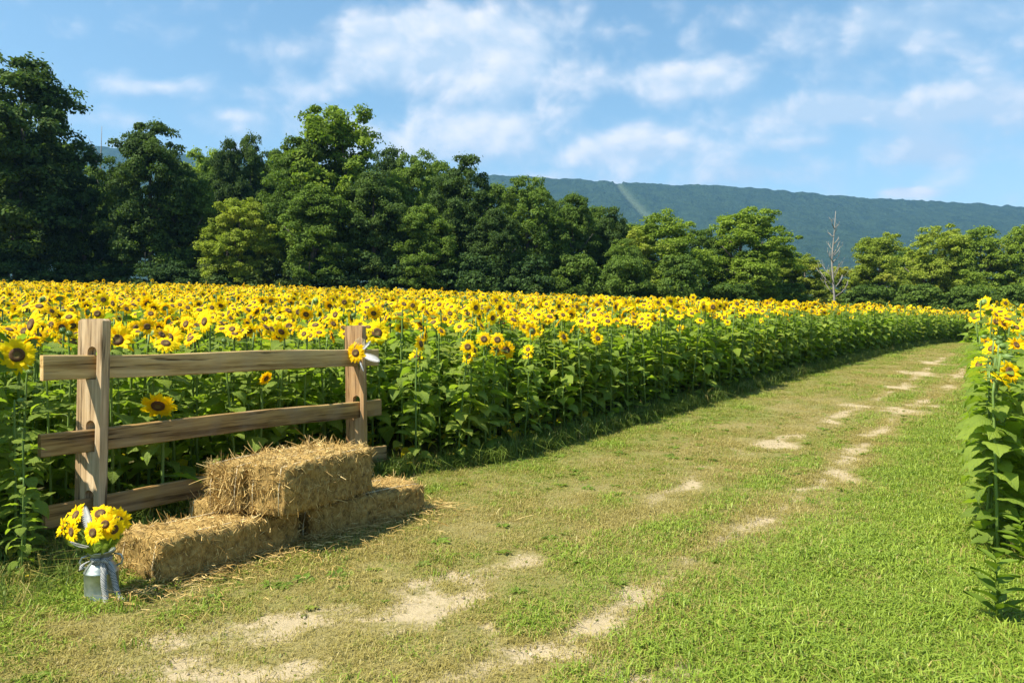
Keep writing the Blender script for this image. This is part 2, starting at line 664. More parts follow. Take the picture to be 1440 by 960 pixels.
# ------------------------------------------------------------------ ground, path
DIRT = [(440, 880, 78, 13, 1), (275, 887, 55, 12, .8), (540, 842, 45, 9, .8), (590, 862, 55, 9, 1), (650, 838, 45, 8, 1), (640, 812, 32, 7, .8),
        (690, 905, 38, 7, .8), (180, 945, 70, 13, .9), (345, 945, 75, 12, .9), (490, 949, 28, 8, .8), (850, 874, 26, 14, .9),
        (815, 925, 85, 11, 1), (910, 950, 45, 9, .9), (1045, 845, 20, 6, .8), (1000, 840, 22, 4, .6), (1108, 712, 24, 7, 1),
        (1050, 740, 28, 6, .7), (815, 730, 22, 4, .6), (1165, 672, 26, 6, .9), (1135, 690, 24, 4, .7), (1080, 623, 38, 6, 1),
        (1040, 633, 22, 4, .8), (1130, 614, 26, 4, .9), (1270, 578, 24, 5, 1), (1222, 613, 12, 3, .8), (1155, 592, 22, 3, .8),
        (1185, 580, 20, 3, .9), (1205, 572, 18, 4, .9), (1262, 545, 24, 4, 1), (1292, 525, 22, 4, 1), (1312, 511, 18, 3, 1),
        (1300, 570, 28, 3, .8), (1330, 545, 20, 3, .9), (1352, 530, 14, 3, .8), (700, 770, 32, 4, .5), (555, 800, 34, 5, .5),
        (910, 722, 32, 4, .5), (960, 690, 34, 4, .5), (60, 920, 40, 10, .5), (560, 780, 20, 4, .5), (1000, 655, 30, 4, .6)]
DW = []
for (px, py, rx, ry, w) in DIRT:
    x, y = pix_ground(px, py)
    y2 = pix_ground(px, py - ry)[1]
    y3 = pix_ground(px, py + ry)[1]
    DW.append((x, y, (1.1 if py > 760 else .8) * rx * y / F, max(.55 * (y2 - y3), .05) * (1.1 if py > 760 else .8), w))


TRACKS = []
for line in ([(180, 960), (300, 925), (440, 882), (590, 856), (660, 826), (780, 770), (900, 722), (1000, 660), (1080, 623), (1150, 598), (1210, 572), (1262, 546), (1300, 521), (1340, 497)],
             [(620, 960), (760, 925), (860, 870), (960, 800), (1050, 742), (1108, 712), (1165, 672), (1222, 616), (1272, 579), (1330, 545), (1362, 515)]):
    TRACKS.append([pix_ground(a, b) for a, b in line])


def track_dist(x, y):
    best = np.full(np.shape(x), 99.0)
    for tr in TRACKS:
        for (x0, y0), (x1, y1) in zip(tr, tr[1:]):
            dx, dy = x1 - x0, y1 - y0
            t = np.clip(((x - x0) * dx + (y - y0) * dy) / (dx * dx + dy * dy), 0, 1)
            best = np.minimum(best, np.hypot(x - x0 - t * dx, y - y0 - t * dy))
    return best


def vnoise(x, y, s, seed=0):
    """smooth 2D value noise on arrays, 0..1"""
    x = np.asarray(x) * s + seed * 17.3
    y = np.asarray(y) * s + seed * 9.1
    xi = np.floor(x).astype(np.int64)
    yi = np.floor(y).astype(np.int64)
    fx = x - xi
    fy = y - yi
    fx = fx * fx * (3 - 2 * fx)
    fy = fy * fy * (3 - 2 * fy)

    def h(a, b):
        n = (a * 374761393 + b * 668265263 + seed * 1442695041) & 0x7fffffff
        n = (n ^ (n >> 13)) * 1274126177 & 0x7fffffff
        n = n ^ (n >> 16)
        return (n & 0xffff) / 65535.0
    a = h(xi, yi) * (1 - fx) + h(xi + 1, yi) * fx
    b = h(xi, yi + 1) * (1 - fx) + h(xi + 1, yi + 1) * fx
    return a * (1 - fy) + b * fy


def fbm(x, y, s, seed=0, oct=4):
    t = 0
    a = .5
    for k in range(oct):
        t = t + a * vnoise(x, y, s * 2 ** k, seed + k)
        a *= .5
    return t / (1 - .5 ** oct)


def dirt(x, y):
    x = np.asarray(x, float)
    y = np.asarray(y, float)
    xx = x + .75 * (fbm(x, y, 2.6, 3) - .5)
    yy = y + .75 * (fbm(x, y, 2.6, 8) - .5)
    d = np.zeros_like(x)
    for (cx, cy, rx, ry, w) in DW:
        q = ((xx - cx) / rx) ** 2 + ((yy - cy) / ry) ** 2
        d = np.maximum(d, w * np.exp(-q * .55))
    tk = np.exp(-(track_dist(x + .25 * (fbm(x, y, 2.6, 3) - .5), y + .25 * (fbm(x, y, 2.6, 8) - .5)) / .15) ** 2) * np.clip((fbm(x, y, 1.0, 33) - .30) * 4, 0, 1)
    d = np.maximum(d, .70 * tk)
    d = d * (.32 + 1.3 * fbm(x, y, 6, 21))
    return np.clip(d, 0, 1)


def left_bound(y):
    y = np.asarray(y, float)
    fence = P1.x + (y - P1.y) * FA.x / FA.y + .1
    far = edge_left(y)
    b = np.where(y < 7.0, fence, np.where(y < 7.8, fence + (far - fence) * (y - 7.0) / .8, far))
    return b


def right_bound(y):
    return edge_right(np.asarray(y, float))


def dryness(x, y):
    l, r = left_bound(y), right_bound(y)
    w = (x - l) / np.maximum(r - l, .3)
    d = np.exp(-((w - .42) / .27) ** 2)
    tk = np.exp(-(track_dist(x, y) / .45) ** 2)
    return np.clip(np.maximum(d * .85, tk * .95) + 1.3 * (fbm(x, y, 1.7, 5) - .5), 0, 1)


# one ground sheet, fine near the camera, out to the hills
def axis(lo, hi, step, far):
    core = np.arange(lo, hi + 1e-6, step)
    g = [hi]
    s = step
    while g[-1] < far:
        s *= 1.35
        g.append(min(g[-1] + s, far))
    h = [lo]
    s = step
    while h[-1] > -far:
        s *= 1.35
        h.append(max(h[-1] - s, -far))
    return np.concatenate([np.array(h[1:][::-1]), core, np.array(g[1:])])


def grid_mesh(name, X, Y, Z, mats, smooth=True):
    ny, nx = X.shape
    i = np.arange(nx * ny).reshape(ny, nx)
    f = np.stack([i[:-1, :-1], i[:-1, 1:], i[1:, 1:], i[1:, :-1]], -1).reshape(-1, 4)
    return np_mesh(name, np.stack([X, Y, Z], -1).reshape(-1, 3), f, mats, smooth)


ax = axis(-42, 48, .6, 4400)
ay = axis(-6, 62, .6, 4400)
GX, GY = np.meshgrid(ax, ay)
tag(obj('ground', grid_mesh('ground', GX, GY, gz(GX, GY) - .012, [M['ground']])), kind='structure')

ty = [0.4]
while ty[-1] < 56:
    ty.append(ty[-1] + max(.045, .0085 * ty[-1]))
ty = np.array(ty)
NW = 170
tw = np.linspace(0, 1, NW)
lb = np.where(ty < 5.0, np.minimum(left_bound(ty), -3.4), left_bound(ty)) - .5
rb = right_bound(ty) + .9
PX = lb[:, None] + (rb - lb)[:, None] * tw[None, :]
PY = np.repeat(ty[:, None], NW, 1)
PD = dirt(PX, PY)
rel = .018 * (fbm(PX, PY, 3, 40) - .5) + .010 * (fbm(PX, PY, 11, 41) - .5) - .018 * PD
pm = grid_mesh('path', PX, PY, gz(PX, PY) + rel + .012, [M['path']])
at = pm.attributes.new('dirt', 'FLOAT', 'POINT')
at.data.foreach_set('value', PD.ravel().astype(np.float32))
at = pm.attributes.new('dry', 'FLOAT', 'POINT')
at.data.foreach_set('value', dryness(PX, PY).ravel().astype(np.float32))
tag(obj('path', pm), kind='structure')


# ------------------------------------------------------------------ scattering (only for what nobody could count)
def scatter(name, protos, pts, rots, scl, idx, label, kind='stuff'):
    me = bpy.data.meshes.new(name)
    me.vertices.add(len(pts))
    me.vertices.foreach_set('co', np.asarray(pts, np.float32).ravel())
    a = me.attributes.new('rot', 'FLOAT_VECTOR', 'POINT')
    a.data.foreach_set('vector', np.asarray(rots, np.float32).ravel())
    a = me.attributes.new('scl', 'FLOAT', 'POINT')
    a.data.foreach_set('value', np.asarray(scl, np.float32))
    a = me.attributes.new('pick', 'INT', 'POINT')
    a.data.foreach_set('value', np.asarray(idx, np.int32))
    o = obj(name, me)
    tag(o, label, kind=kind)
    c = bpy.data.collections.new(name + '_pieces')
    for k, pmesh in enumerate(protos):
        c.objects.link(bpy.data.objects.new('%s_piece_%02d' % (name, k), pmesh))
    ng = bpy.data.node_groups.new(name + '_nodes', 'GeometryNodeTree')
    ng.interface.new_socket('Geometry', in_out='INPUT', socket_type='NodeSocketGeometry')
    ng.interface.new_socket('Geometry', in_out='OUTPUT', socket_type='NodeSocketGeometry')
    gi = ng.nodes.new('NodeGroupInput')
    go = ng.nodes.new('NodeGroupOutput')
    ci = ng.nodes.new('GeometryNodeCollectionInfo')
    ci.inputs['Collection'].default_value = c
    ci.inputs['Separate Children'].default_value = True
    ci.inputs['Reset Children'].default_value = True
    ip = ng.nodes.new('GeometryNodeInstanceOnPoints')
    ip.inputs['Pick Instance'].default_value = True

    def attr(nm, t):
        n = ng.nodes.new('GeometryNodeInputNamedAttribute')
        n.data_type = t
        n.inputs['Name'].default_value = nm
        return n.outputs[0]
    er = ng.nodes.new('FunctionNodeEulerToRotation')
    ng.links.new(attr('rot', 'FLOAT_VECTOR'), er.inputs[0])
    ng.links.new(gi.outputs[0], ip.inputs['Points'])
    ng.links.new(ci.outputs[0], ip.inputs['Instance'])
    ng.links.new(attr('pick', 'INT'), ip.inputs['Instance Index'])
    ng.links.new(er.outputs[0], ip.inputs['Rotation'])
    ng.links.new(attr('scl', 'FLOAT'), ip.inputs['Scale'])
    ng.links.new(ip.outputs[0], go.inputs[0])
    md = o.modifiers.new('scatter', 'NODES')
    md.node_group = ng
    return o


# ------------------------------------------------------------------ far hill with its cut
hx = np.arange(-2700, 2701, 6.5)
hy = np.concatenate([np.arange(700, 1500, 20), np.arange(1500, 1960, 7), np.arange(1960, 2500, 60)])
HX, HY = np.meshgrid(hx, hy)
crest = np.interp(HX[0], [-2700, -1020, -60, 250, 560, 1250, 2700], [520, 462, 398, 377, 366, 322, 235])
crest = crest + 4 * np.sin(HX[0] / 210.) + 1.5 * np.sin(HX[0] / 83. + 1)
t = np.clip((HY - 760) / (1800 - 760), 0, 1)
prof = np.where(HY <= 1800, .68 * t + .32 * t * t, 1 - ((HY - 1800) / 1100) ** 2)
HZZ = crest[None, :] * prof
ravine = 34 * (fbm(HX, HY, 1 / 260., 61, 3) - .5) * np.clip((1800 - HY) / 300, 0, 1)
cutc = 258 + (1800 - HY) * .08
cut = np.exp(-((HX - cutc) / (9 + (1800 - HY) * .012)) ** 4) * (HY < 1815) * (HY > 1250)
trees_h = 8 * fbm(HX, HY, 1 / 13., 71, 2) + 4 * (vnoise(HX, HY, 1 / 21., 75) - .5)
HZZ = HZZ + ravine + trees_h * (1 - cut) - 4 * cut


def hill_material():
    m, nt, out = new_mat('forested_hill')
    geo = nd(nt, 'ShaderNodeNewGeometry')
    n = noise(nt, geo.outputs['Position'], .035, 6, .65)
    n2 = noise(nt, geo.outputs['Position'], .006, 3)
    c = mixc(nt, mth(nt, 'MULTIPLY_ADD', n, 2.4, -.7, clamp=True), (.010, .024, .014), (.036, .062, .026))
    c = mixc(nt, mth(nt, 'MULTIPLY', n2, .5), c, (.02, .04, .022))
    at = nd(nt, 'ShaderNodeAttribute', attribute_name='cut')
    c = mixc(nt, at.outputs['Fac'], c, (.065, .09, .048))
    b = nd(nt, 'ShaderNodeBsdfPrincipled')
    nt.links.new(c, b.inputs['Base Color'])
    b.inputs['Roughness'].default_value = 1
    b.inputs['Specular IOR Level'].default_value = 0
    bp = nd(nt, 'ShaderNodeBump')
    bp.inputs['Strength'].default_value = 1
    bp.inputs['Distance'].default_value = 9
    nt.links.new(noise(nt, geo.outputs['Position'], .11, 3), bp.inputs['Height'])
    nt.links.new(bp.outputs[0], b.inputs['Normal'])
    nt.links.new(b.outputs[0], out.inputs[0])
    return m


hm = grid_mesh('hill', HX, HY, HZZ - 6, [hill_material()])
at = hm.attributes.new('cut', 'FLOAT', 'POINT')
at.data.foreach_set('value', cut.ravel().astype(np.float32))
tag(obj('hill', hm), kind='structure')

# the air between here and the hill
hz = MB()
x0, x1, y0, y1, z0, z1 = -4500, 4500, -4500, 4500, -9, 640
hz.add([(x0, y0, z0), (x1, y0, z0), (x1, y1, z0), (x0, y1, z0), (x0, y0, z1), (x1, y0, z1), (x1, y1, z1), (x0, y1, z1)],
       [(0, 3, 2, 1), (4, 5, 6, 7), (0, 1, 5, 4), (1, 2, 6, 5), (2, 3, 7, 6), (3, 0, 4, 7)])
_m, _nt, _out = new_mat('haze_air')
_v = nd(_nt, 'ShaderNodeVolumePrincipled')
_v.inputs['Color'].default_value = (.26, .56, 1.0, 1)
_v.inputs['Density'].default_value = .00017
_v.inputs['Anisotropy'].default_value = .1
_nt.links.new(_v.outputs[0], _out.inputs['Volume'])
tag(obj('haze', hz.mesh('haze', [_m], False)), 'pale blue haze in the air before the far hill', kind='stuff')

# ------------------------------------------------------------------ trees
def crown_cloud(rg, env, nclump, nleaf, clump_r, leaf):
    """leaf quads on the outside of many clumps spread through a crown; env(rg) gives clump centres"""
    cs = [env(rg) for _ in range(nclump)]
    V = []
    per = nleaf // nclump
    for c, rr in cs:
        r = clump_r * rr * rg.uniform(.75, 1.3)
        d = rg.normal(size=(per, 3))
        d /= np.linalg.norm(d, axis=1)[:, None]
        d[:, 2] = np.where(d[:, 2] < -.35, -d[:, 2], d[:, 2])
        rad = r * rg.uniform(.35, 1.12, per) ** .6 * np.where(rg.uniform(0, 1, per) < .10, rg.uniform(1.0, 1.6, per), 1)
        p = c + d * rad[:, None] * np.array([1, 1, .72])
        nrm = d * .8 + rg.normal(size=(per, 3)) * .55 + np.array([0, 0, .45])
        nrm /= np.linalg.norm(nrm, axis=1)[:, None]
        a = np.cross(nrm, rg.normal(size=(per, 3)))
        a /= np.linalg.norm(a, axis=1)[:, None] + 1e-9
        b = np.cross(nrm, a)
        s = leaf * rg.uniform(.6, 1.35, per)[:, None]
        V.append(np.stack([p - a * s, p + b * s * .55 - a * s * .1, p + a * s, p - b * s * .55 + a * s * .1], 1))
    V = np.concatenate(V)
    n = len(V)
    return V.reshape(-1, 3), np.arange(4 * n).reshape(-1, 4)


def env_broad(h, w, low=.12, top=1.0, lobes=None):
    """clump centres for a broad crown: h tall, w half width, built from uneven boughs"""
    rb = np.random.default_rng(int(lobes * 1000) + 7)
    boughs = []
    nb = 26
    for k in range(nb):
        u = low + .14 + (.80 - low) * (k + rb.uniform(-.3, .3)) / (nb - 1)
        u = min(max(u, low + .1), .93)
        prof = math.sin(math.pi * min(1, max(.02, (u * 1.02 - low * .3))) ** .9) ** .6
        a = k * 2.4 + rb.uniform(-.5, .5)
        r = w * prof * rb.uniform(.30, .72)
        br = w * rb.uniform(.26, .46) * (.55 + .55 * prof)
        boughs.append((np.array([r * math.cos(a), r * math.sin(a), h * u]), br, rb.uniform(.8, 1.15)))
    wt = np.array([b[1] ** 2 for b in boughs])
    wt /= wt.sum()

    def f(rg):
        c, br, fl = boughs[rg.choice(nb, p=wt)]
        d = rg.normal(size=3)
        d /= np.linalg.norm(d)
        if d[2] < -.5:
            d[2] *= -1
        q = rg.uniform(.2, 1) ** .5
        p = c + d * br * q * np.array([1, 1, .8 * fl + .15])
        p[2] = min(max(p[2], h * low), h * 1.0)
        return p, rg.uniform(.6, 1.25)
    return f


def env_slim(h, w):
    def f(rg):
        u = rg.uniform(.08, 1)
        a = rg.uniform(0, 2 * math.pi)
        r = w * (1 - u) ** .6 * (1 + .3 * math.sin(19 * u)) * rg.uniform(.2, 1) ** .5 + .1
        return np.array([r * math.cos(a), r * math.sin(a), h * u]), .35 + .6 * (1 - u)
    return f


leafm = {
    'dark': leaf_material('dark_tree_leaf', (.036, .068, .020), (.100, .155, .036), trans=.34, scale=.55, rough=.7, spec=.08),
    'mid': leaf_material('mid_tree_leaf', (.062, .110, .022), (.160, .235, .040), trans=.38, scale=.5, rough=.7, spec=.08),
    'bright': leaf_material('bright_tree_leaf', (.115, .180, .024), (.275, .360, .050), (.32, .34, .055), trans=.42, scale=.5, rough=.7, spec=.08),
    'olive': leaf_material('olive_tree_leaf', (.155, .210, .028), (.330, .385, .055), (.40, .37, .065), trans=.42, scale=.5, rough=.7, spec=.08),
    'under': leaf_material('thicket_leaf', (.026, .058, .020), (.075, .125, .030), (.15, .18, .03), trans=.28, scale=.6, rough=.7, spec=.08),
}

CROWNS = {}


def crown_set(key, h, w, tone, nclump, nleaf, cr, leaf, kind='broad', low=.1, n=2):
    for k in range(n):
        rg = np.random.default_rng(hash((len(CROWNS), k)) % 100000)
        e = env_broad(h, w, low, 1, k * 1.7 + len(CROWNS)) if kind == 'broad' else env_slim(h, w)
        v, f = crown_cloud(rg, e, nclump, nleaf, cr, leaf)
        # break up the outline
        CROWNS.setdefault(key, []).append(np_mesh('crown_' + key, v, f, [leafm[tone]]))


# unit crowns are 10 m tall and about 7 m wide
crown_set('dark', 10, 3.4, 'dark', 330, 52000, .50, .092, n=3)
crown_set('mid', 10, 3.5, 'mid', 330, 52000, .50, .092, n=3)
crown_set('bright', 10, 3.5, 'bright', 330, 52000, .48, .092)
crown_set('olive', 10, 3.6, 'olive', 320, 50000, .48, .092)
crown_set('slim', 10, 1.5, 'dark', 130, 16000, .42, .11, 'slim', n=2)
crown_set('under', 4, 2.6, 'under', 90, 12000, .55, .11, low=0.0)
crown_set('brush', 4, 2.6, 'mid', 110, 14000, .45, .095, low=0.0)


def trunk_mesh(seed, h=10):
    rg = random.Random(seed)
    b = MB()
    pts = [(0, 0, -.3), (.05, 0, h * .12), (rg.uniform(-.2, .2), rg.uniform(-.2, .2), h * .35), (rg.uniform(-.4, .4), rg.uniform(-.3, .3), h * .62), (rg.uniform(-.5, .5), rg.uniform(-.4, .4), h * .9)]
    b.tube(pts, [.26, .2, .16, .1, .03], 8)
    for k in range(8):
        u = rg.uniform(.16, .7)
        a = rg.uniform(0, 6.28)
        L = h * rg.uniform(.12, .20)
        z = h * u
        p0 = Vector((0, 0, z))
        p1 = p0 + Vector((math.cos(a), math.sin(a), .5)) * L * .5
        p2 = p0 + Vector((math.cos(a + .2), math.sin(a + .2), .8)) * L
        b.tube([p0, p1, p2], [.09, .06, .02], 5)
    return b.mesh('trunk', [M['bark']])


TRUNKS = [trunk_mesh(k) for k in range(4)]


def tree(px, top, hw, Y, key, label, k=0, name='broadleaf_tree', cat='tree', group='trees along the far edge of the field', rz=None, dz=0):
    x = (px - 720) / F * Y
    g = gzf(x, Y)
    H = EYE + (HZ - top) / F * Y - g + dz
    W = hw / F * Y
    unit_w = {'slim': 1.9, 'under': 3.0, 'brush': 3.0}.get(key, 3.35)
    unit_h = {'under': 4.6, 'brush': 4.6}.get(key, 10.25)
    root = bpy.data.objects.new(name, None)
    COL.objects.link(root)
    root.location = (x, Y, g - .05)
    root.rotation_euler = (0, 0, random.uniform(0, 6.28) if rz is None else rz)
    tag(root, label, cat, group)
    sx = W / unit_w
    sz = H / unit_h
    ms = CROWNS[key]
    obj('crown', ms[k % len(ms)], root, scale=(sx, sx, sz))
    if key not in ('under', 'brush'):
        obj('trunk', TRUNKS[k % 4], root, scale=(sx * 1.1, sx * 1.1, sz))
    return root


tree(28, 78, 112, 44, 'dark', 'tallest dark tree at the left edge of the treeline', 0)
tree(118, 250, 50, 45.5, 'dark', 'low dark tree tucked against the tallest left tree', 1)
tree(212, 172, 66, 45, 'dark', 'dark tree with a pointed crown, second tall one from the left', 1)
tree(172, 225, 44, 50, 'mid', 'green tree behind the pointed dark tree, under the bare twigs', 0)
tree(288, 208, 52, 58, 'bright', 'light green tree peeking out behind the two slim dark trees', 0)
tree(322, 193, 34, 52, 'dark', 'left one of the two slim dark pointed trees', 0)
tree(352, 187, 34, 53, 'dark', 'right one of the two slim dark pointed trees', 0)
tree(338, 276, 52, 43.5, 'olive', 'yellowish low tree in front of the two slim dark trees', 1)
tree(268, 250, 56, 46, 'mid', 'mid green tree between the pointed dark tree and the yellowish low tree', 1)
tree(425, 190, 60, 46, 'mid', 'green shoulder tree at the left of the great rounded tree', 0)
tree(480, 150, 88, 47, 'bright', 'great rounded light green tree rising above the treeline', 1)
tree(440, 262, 62, 43, 'mid', 'lower green tree in front of the great rounded tree', 1)
tree(525, 240, 60, 44, 'dark', 'dark tree right below the great rounded tree', 0)
tree(582, 214, 46, 50, 'mid', 'small green tree between the great rounded tree and the dark tree beyond', 0)
tree(652, 220, 58, 46, 'dark', 'dark tree with a ragged flat top left of the hill', 1)
tree(600, 290, 50, 43.5, 'mid', 'low green tree in front of the ragged dark tree', 1)
tree(742, 248, 54, 46, 'mid', 'green tree standing where the hill skyline begins', 0)
tree(700, 292, 46, 44, 'dark', 'low dark tree left of where the hill skyline begins', 0)
tree(808, 274, 44, 48, 'mid', 'green tree with a narrow top before the hill, left of the cut', 1)
tree(858, 292, 40, 50, 'dark', 'dark green tree under the pale cut in the hill', 1)
tree(928, 298, 66, 47, 'bright', 'light green rounded tree right below the pale cut in the hill', 0)
tree(880, 335, 36, 45, 'mid', 'low green tree left of the rounded tree below the cut', 0)
tree(1046, 291, 74, 49, 'bright', 'broad bright green tree left of the dead white tree', 1)
tree(990, 322, 44, 51, 'mid', 'green tree between the two bright rounded trees', 0)
tree(1130, 358, 40, 54, 'olive', 'small yellowish tree beside the dead white tree', 0)
tree(1236, 328, 50, 58, 'olive', 'yellow green tree right of the dead white tree', 1)
tree(1180, 375, 40, 60, 'olive', 'low olive tree behind the dead white tree', 1)
tree(1312, 314, 56, 60, 'olive', 'yellow green tree with a rounded top, second one right of the dead white tree', 0)
tree(1378, 318, 52, 58, 'bright', 'bright green tree above the bend of the path', 0)
tree(1446, 314, 44, 57, 'bright', 'green tree cut off by the right edge of the picture', 1)
tree(1270, 350, 40, 66, 'mid', 'dim green tree behind the yellow green trees at the right', 0)
tree(1350, 345, 40, 68, 'mid', 'dim green tree behind the tree above the bend', 1)

for i, (px, top, hw, key, lab) in enumerate([(10, 150, 80, 'dark', 'dim dark tree behind the tallest tree, at the left picture edge'), (85, 205, 62, 'dark', 'dim dark tree behind the right side of the tallest left tree'), (160, 262, 60, 'mid', 'low dim tree in the gap before the pointed dark tree'), (50, 280, 70, 'mid', 'low dim tree behind the foot of the tallest left tree'), (135, 238, 44, 'mid', 'green tree showing in the gap right of the tallest left tree'), (250, 216, 40, 'dark', 'dim tree behind the right side of the pointed dark tree'),
        (308, 222, 46, 'mid', 'dim green tree behind the slim dark pair, on their left'), (380, 214, 46, 'dark', 'dim dark tree filling the gap right of the slim dark pair'), (405, 204, 44, 'mid', 'dim green tree behind the left shoulder of the great rounded tree'),
        (548, 206, 46, 'dark', 'dim dark tree behind the right shoulder of the great rounded tree'), (615, 230, 46, 'mid', 'dim green tree behind the left side of the ragged dark tree'), (692, 258, 46, 'mid', 'dim green tree behind the right side of the ragged dark tree'),
        (778, 276, 44, 'dark', 'dim dark tree behind the gap left of the narrow topped tree'), (836, 292, 42, 'mid', 'dim green tree right behind the narrow topped tree'), (890, 312, 44, 'mid', 'dim green tree behind the left side of the rounded tree below the cut'),
        (1095, 345, 44, 'bright', 'green tree behind the right side of the broad bright tree')]):
    tree(px, top, hw, 56, key, lab, i)

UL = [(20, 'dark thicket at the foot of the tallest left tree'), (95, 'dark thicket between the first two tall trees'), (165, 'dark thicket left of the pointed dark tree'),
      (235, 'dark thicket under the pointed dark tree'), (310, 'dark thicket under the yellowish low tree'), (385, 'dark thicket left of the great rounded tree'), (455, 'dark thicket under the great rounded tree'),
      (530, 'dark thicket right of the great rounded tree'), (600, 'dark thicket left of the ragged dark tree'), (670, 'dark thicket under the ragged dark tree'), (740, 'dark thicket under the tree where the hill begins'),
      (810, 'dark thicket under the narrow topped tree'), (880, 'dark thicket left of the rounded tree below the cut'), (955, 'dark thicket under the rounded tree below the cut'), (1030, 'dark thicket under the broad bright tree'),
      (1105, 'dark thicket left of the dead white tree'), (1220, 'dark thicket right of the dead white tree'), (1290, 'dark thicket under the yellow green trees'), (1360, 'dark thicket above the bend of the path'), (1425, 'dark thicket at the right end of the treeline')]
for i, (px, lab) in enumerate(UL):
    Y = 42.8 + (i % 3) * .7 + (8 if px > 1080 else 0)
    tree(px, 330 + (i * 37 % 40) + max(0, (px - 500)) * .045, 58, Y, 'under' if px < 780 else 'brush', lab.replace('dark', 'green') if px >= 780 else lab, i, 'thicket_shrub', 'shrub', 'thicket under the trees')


# bare trees
def bare_tree(name, px, base_py, top, Y, label, seed, spread, thick, n):
    rg = random.Random(seed)
    x = (px - 720) / F * Y
    g = gzf(x, Y)
    H = EYE + (HZ - top) / F * Y - g
    root = bpy.data.objects.new(name, None)
    COL.objects.link(root)
    root.location = (x, Y, g)
    tag(root, label, 'tree')
    b = MB()
    b.tube([(0, 0, -.2), (.05, 0, H * .3), (-.1, .05, H * .6), (.05, 0, H * .85), (.12, 0, H)], [thick, thick * .85, thick * .6, thick * .35, .015], 7)
    obj('trunk', b.mesh('trunk', [M['dead_wood']]), root)
    for k in range(n):
        u = .28 + .62 * k / n + rg.uniform(-.03, .03)
        a = rg.choice([0, math.pi]) + rg.uniform(-.9, .9)
        L = H * spread * (1.15 - u) * rg.uniform(.7, 1.3)
        p = Vector((0, 0, H * u))
        d = Vector((math.cos(a), math.sin(a), rg.uniform(.7, 1.5))).normalized()
        lb_ = MB()
        q1 = p + d * L * .5
        d2 = (d + Vector((0, 0, .5))).normalized()
        q2 = q1 + d2 * L * .5
        lb_.tube([p, q1, q2], [thick * .42, thick * .27, .012], 5)
        for j in range(4):
            s = rg.uniform(.3, .95)
            w = p + d * L * s if s < .5 else q1 + d2 * L * (s - .5)
            e = Vector((math.cos(a + rg.uniform(-1.3, 1.3)), math.sin(a + rg.uniform(-1.3, 1.3)), rg.uniform(.4, 1.4))).normalized()
            lb_.tube([w, w + e * L * .2, w + (e + Vector((0, 0, .4))) * L * .35], [thick * .16, thick * .1, .008], 4)
        obj('branch', lb_.mesh('branch', [M['dead_wood']]), root)
    return root


bare_tree('dead_tree', 1172, 425, 297, 47.5, 'dead white tree with bare branches standing in the treeline', 6, .22, .085, 18)
bare_tree('dead_tree', 142, 395, 178, 56, 'bare grey twigs of a leafless tree between the first two tall trees', 9, .28, .10, 9)

# ------------------------------------------------------------------ sunflowers
def leaf_geo(seed, L=1.0, W=.78, droop=.5, fold=.22, petiole=.42):
    """heart shaped leaf of unit length on a petiole from the origin, out along +X"""
    rg = random.Random(seed)
    b = MB()
    # petiole
    pp = [Vector((0, 0, 0)), Vector((petiole * .5, 0, petiole * .30)), Vector((petiole, 0, petiole * .38))]
    b.tube(pp, [.022, .016, .012], 3, 1, False)
    prof = [(.0, .24), (.07, .42), (.17, .50), (.30, .49), (.45, .42), (.62, .31), (.80, .17), (1.0, .0)]
    n = len(prof)
    verts = []
    base = pp[-1]
    tw = rg.uniform(-.3, .3)
    curl = rg.uniform(-.15, .25)
    for i, (u, w) in enumerate(prof):
        ang = -.15 + droop * 1.5 * u
        if i == 0:
            c = base.copy()
        else:
            du = (u - prof[i - 1][0]) * L
            c = c + Vector((math.cos(ang), 0, -math.sin(ang))) * du
        ww = w * W * L
        back = (-.15 if i == 0 else -.05 if i == 1 else 0) * L
        for s in (-1, -.66, -.33, 0, .33, .66, 1):
            e = abs(s)
            wave = (.035 * math.sin(i * 2.6 + s * 3 + seed) + rg.uniform(-.02, .02)) * e
            lift = fold * e * ww - curl * ww * e * e + wave
            jag = rg.uniform(-.05, .04) * ww if e == 1 else 0
            verts.append(c + Vector((back * e + rg.uniform(-.01, .01), s * ww + jag, lift + tw * s * ww)))
    fs = []
    for i in range(n - 1):
        for k in range(6):
            a = i * 7 + k
            fs.append((a, a + 7, a + 8, a + 1))
    b.add(verts, fs, 0)
    return b


LEAF_GEO = [leaf_geo(k, droop=d, fold=f, W=w) for k, (d, f, w) in enumerate([(.35, .2, .80), (.65, .12, .85), (.95, .25, .75), (.2, .3, .72), (.8, .05, .9)])]
LEAF_MESH = [g.mesh('leaf', [M['sf_leaf_near'], M['sf_stem']]) for g in LEAF_GEO]
WILT_MESH = LEAF_GEO[2].mesh('wilted_leaf', [M['yellow_leaf'], M['sf_stem']])


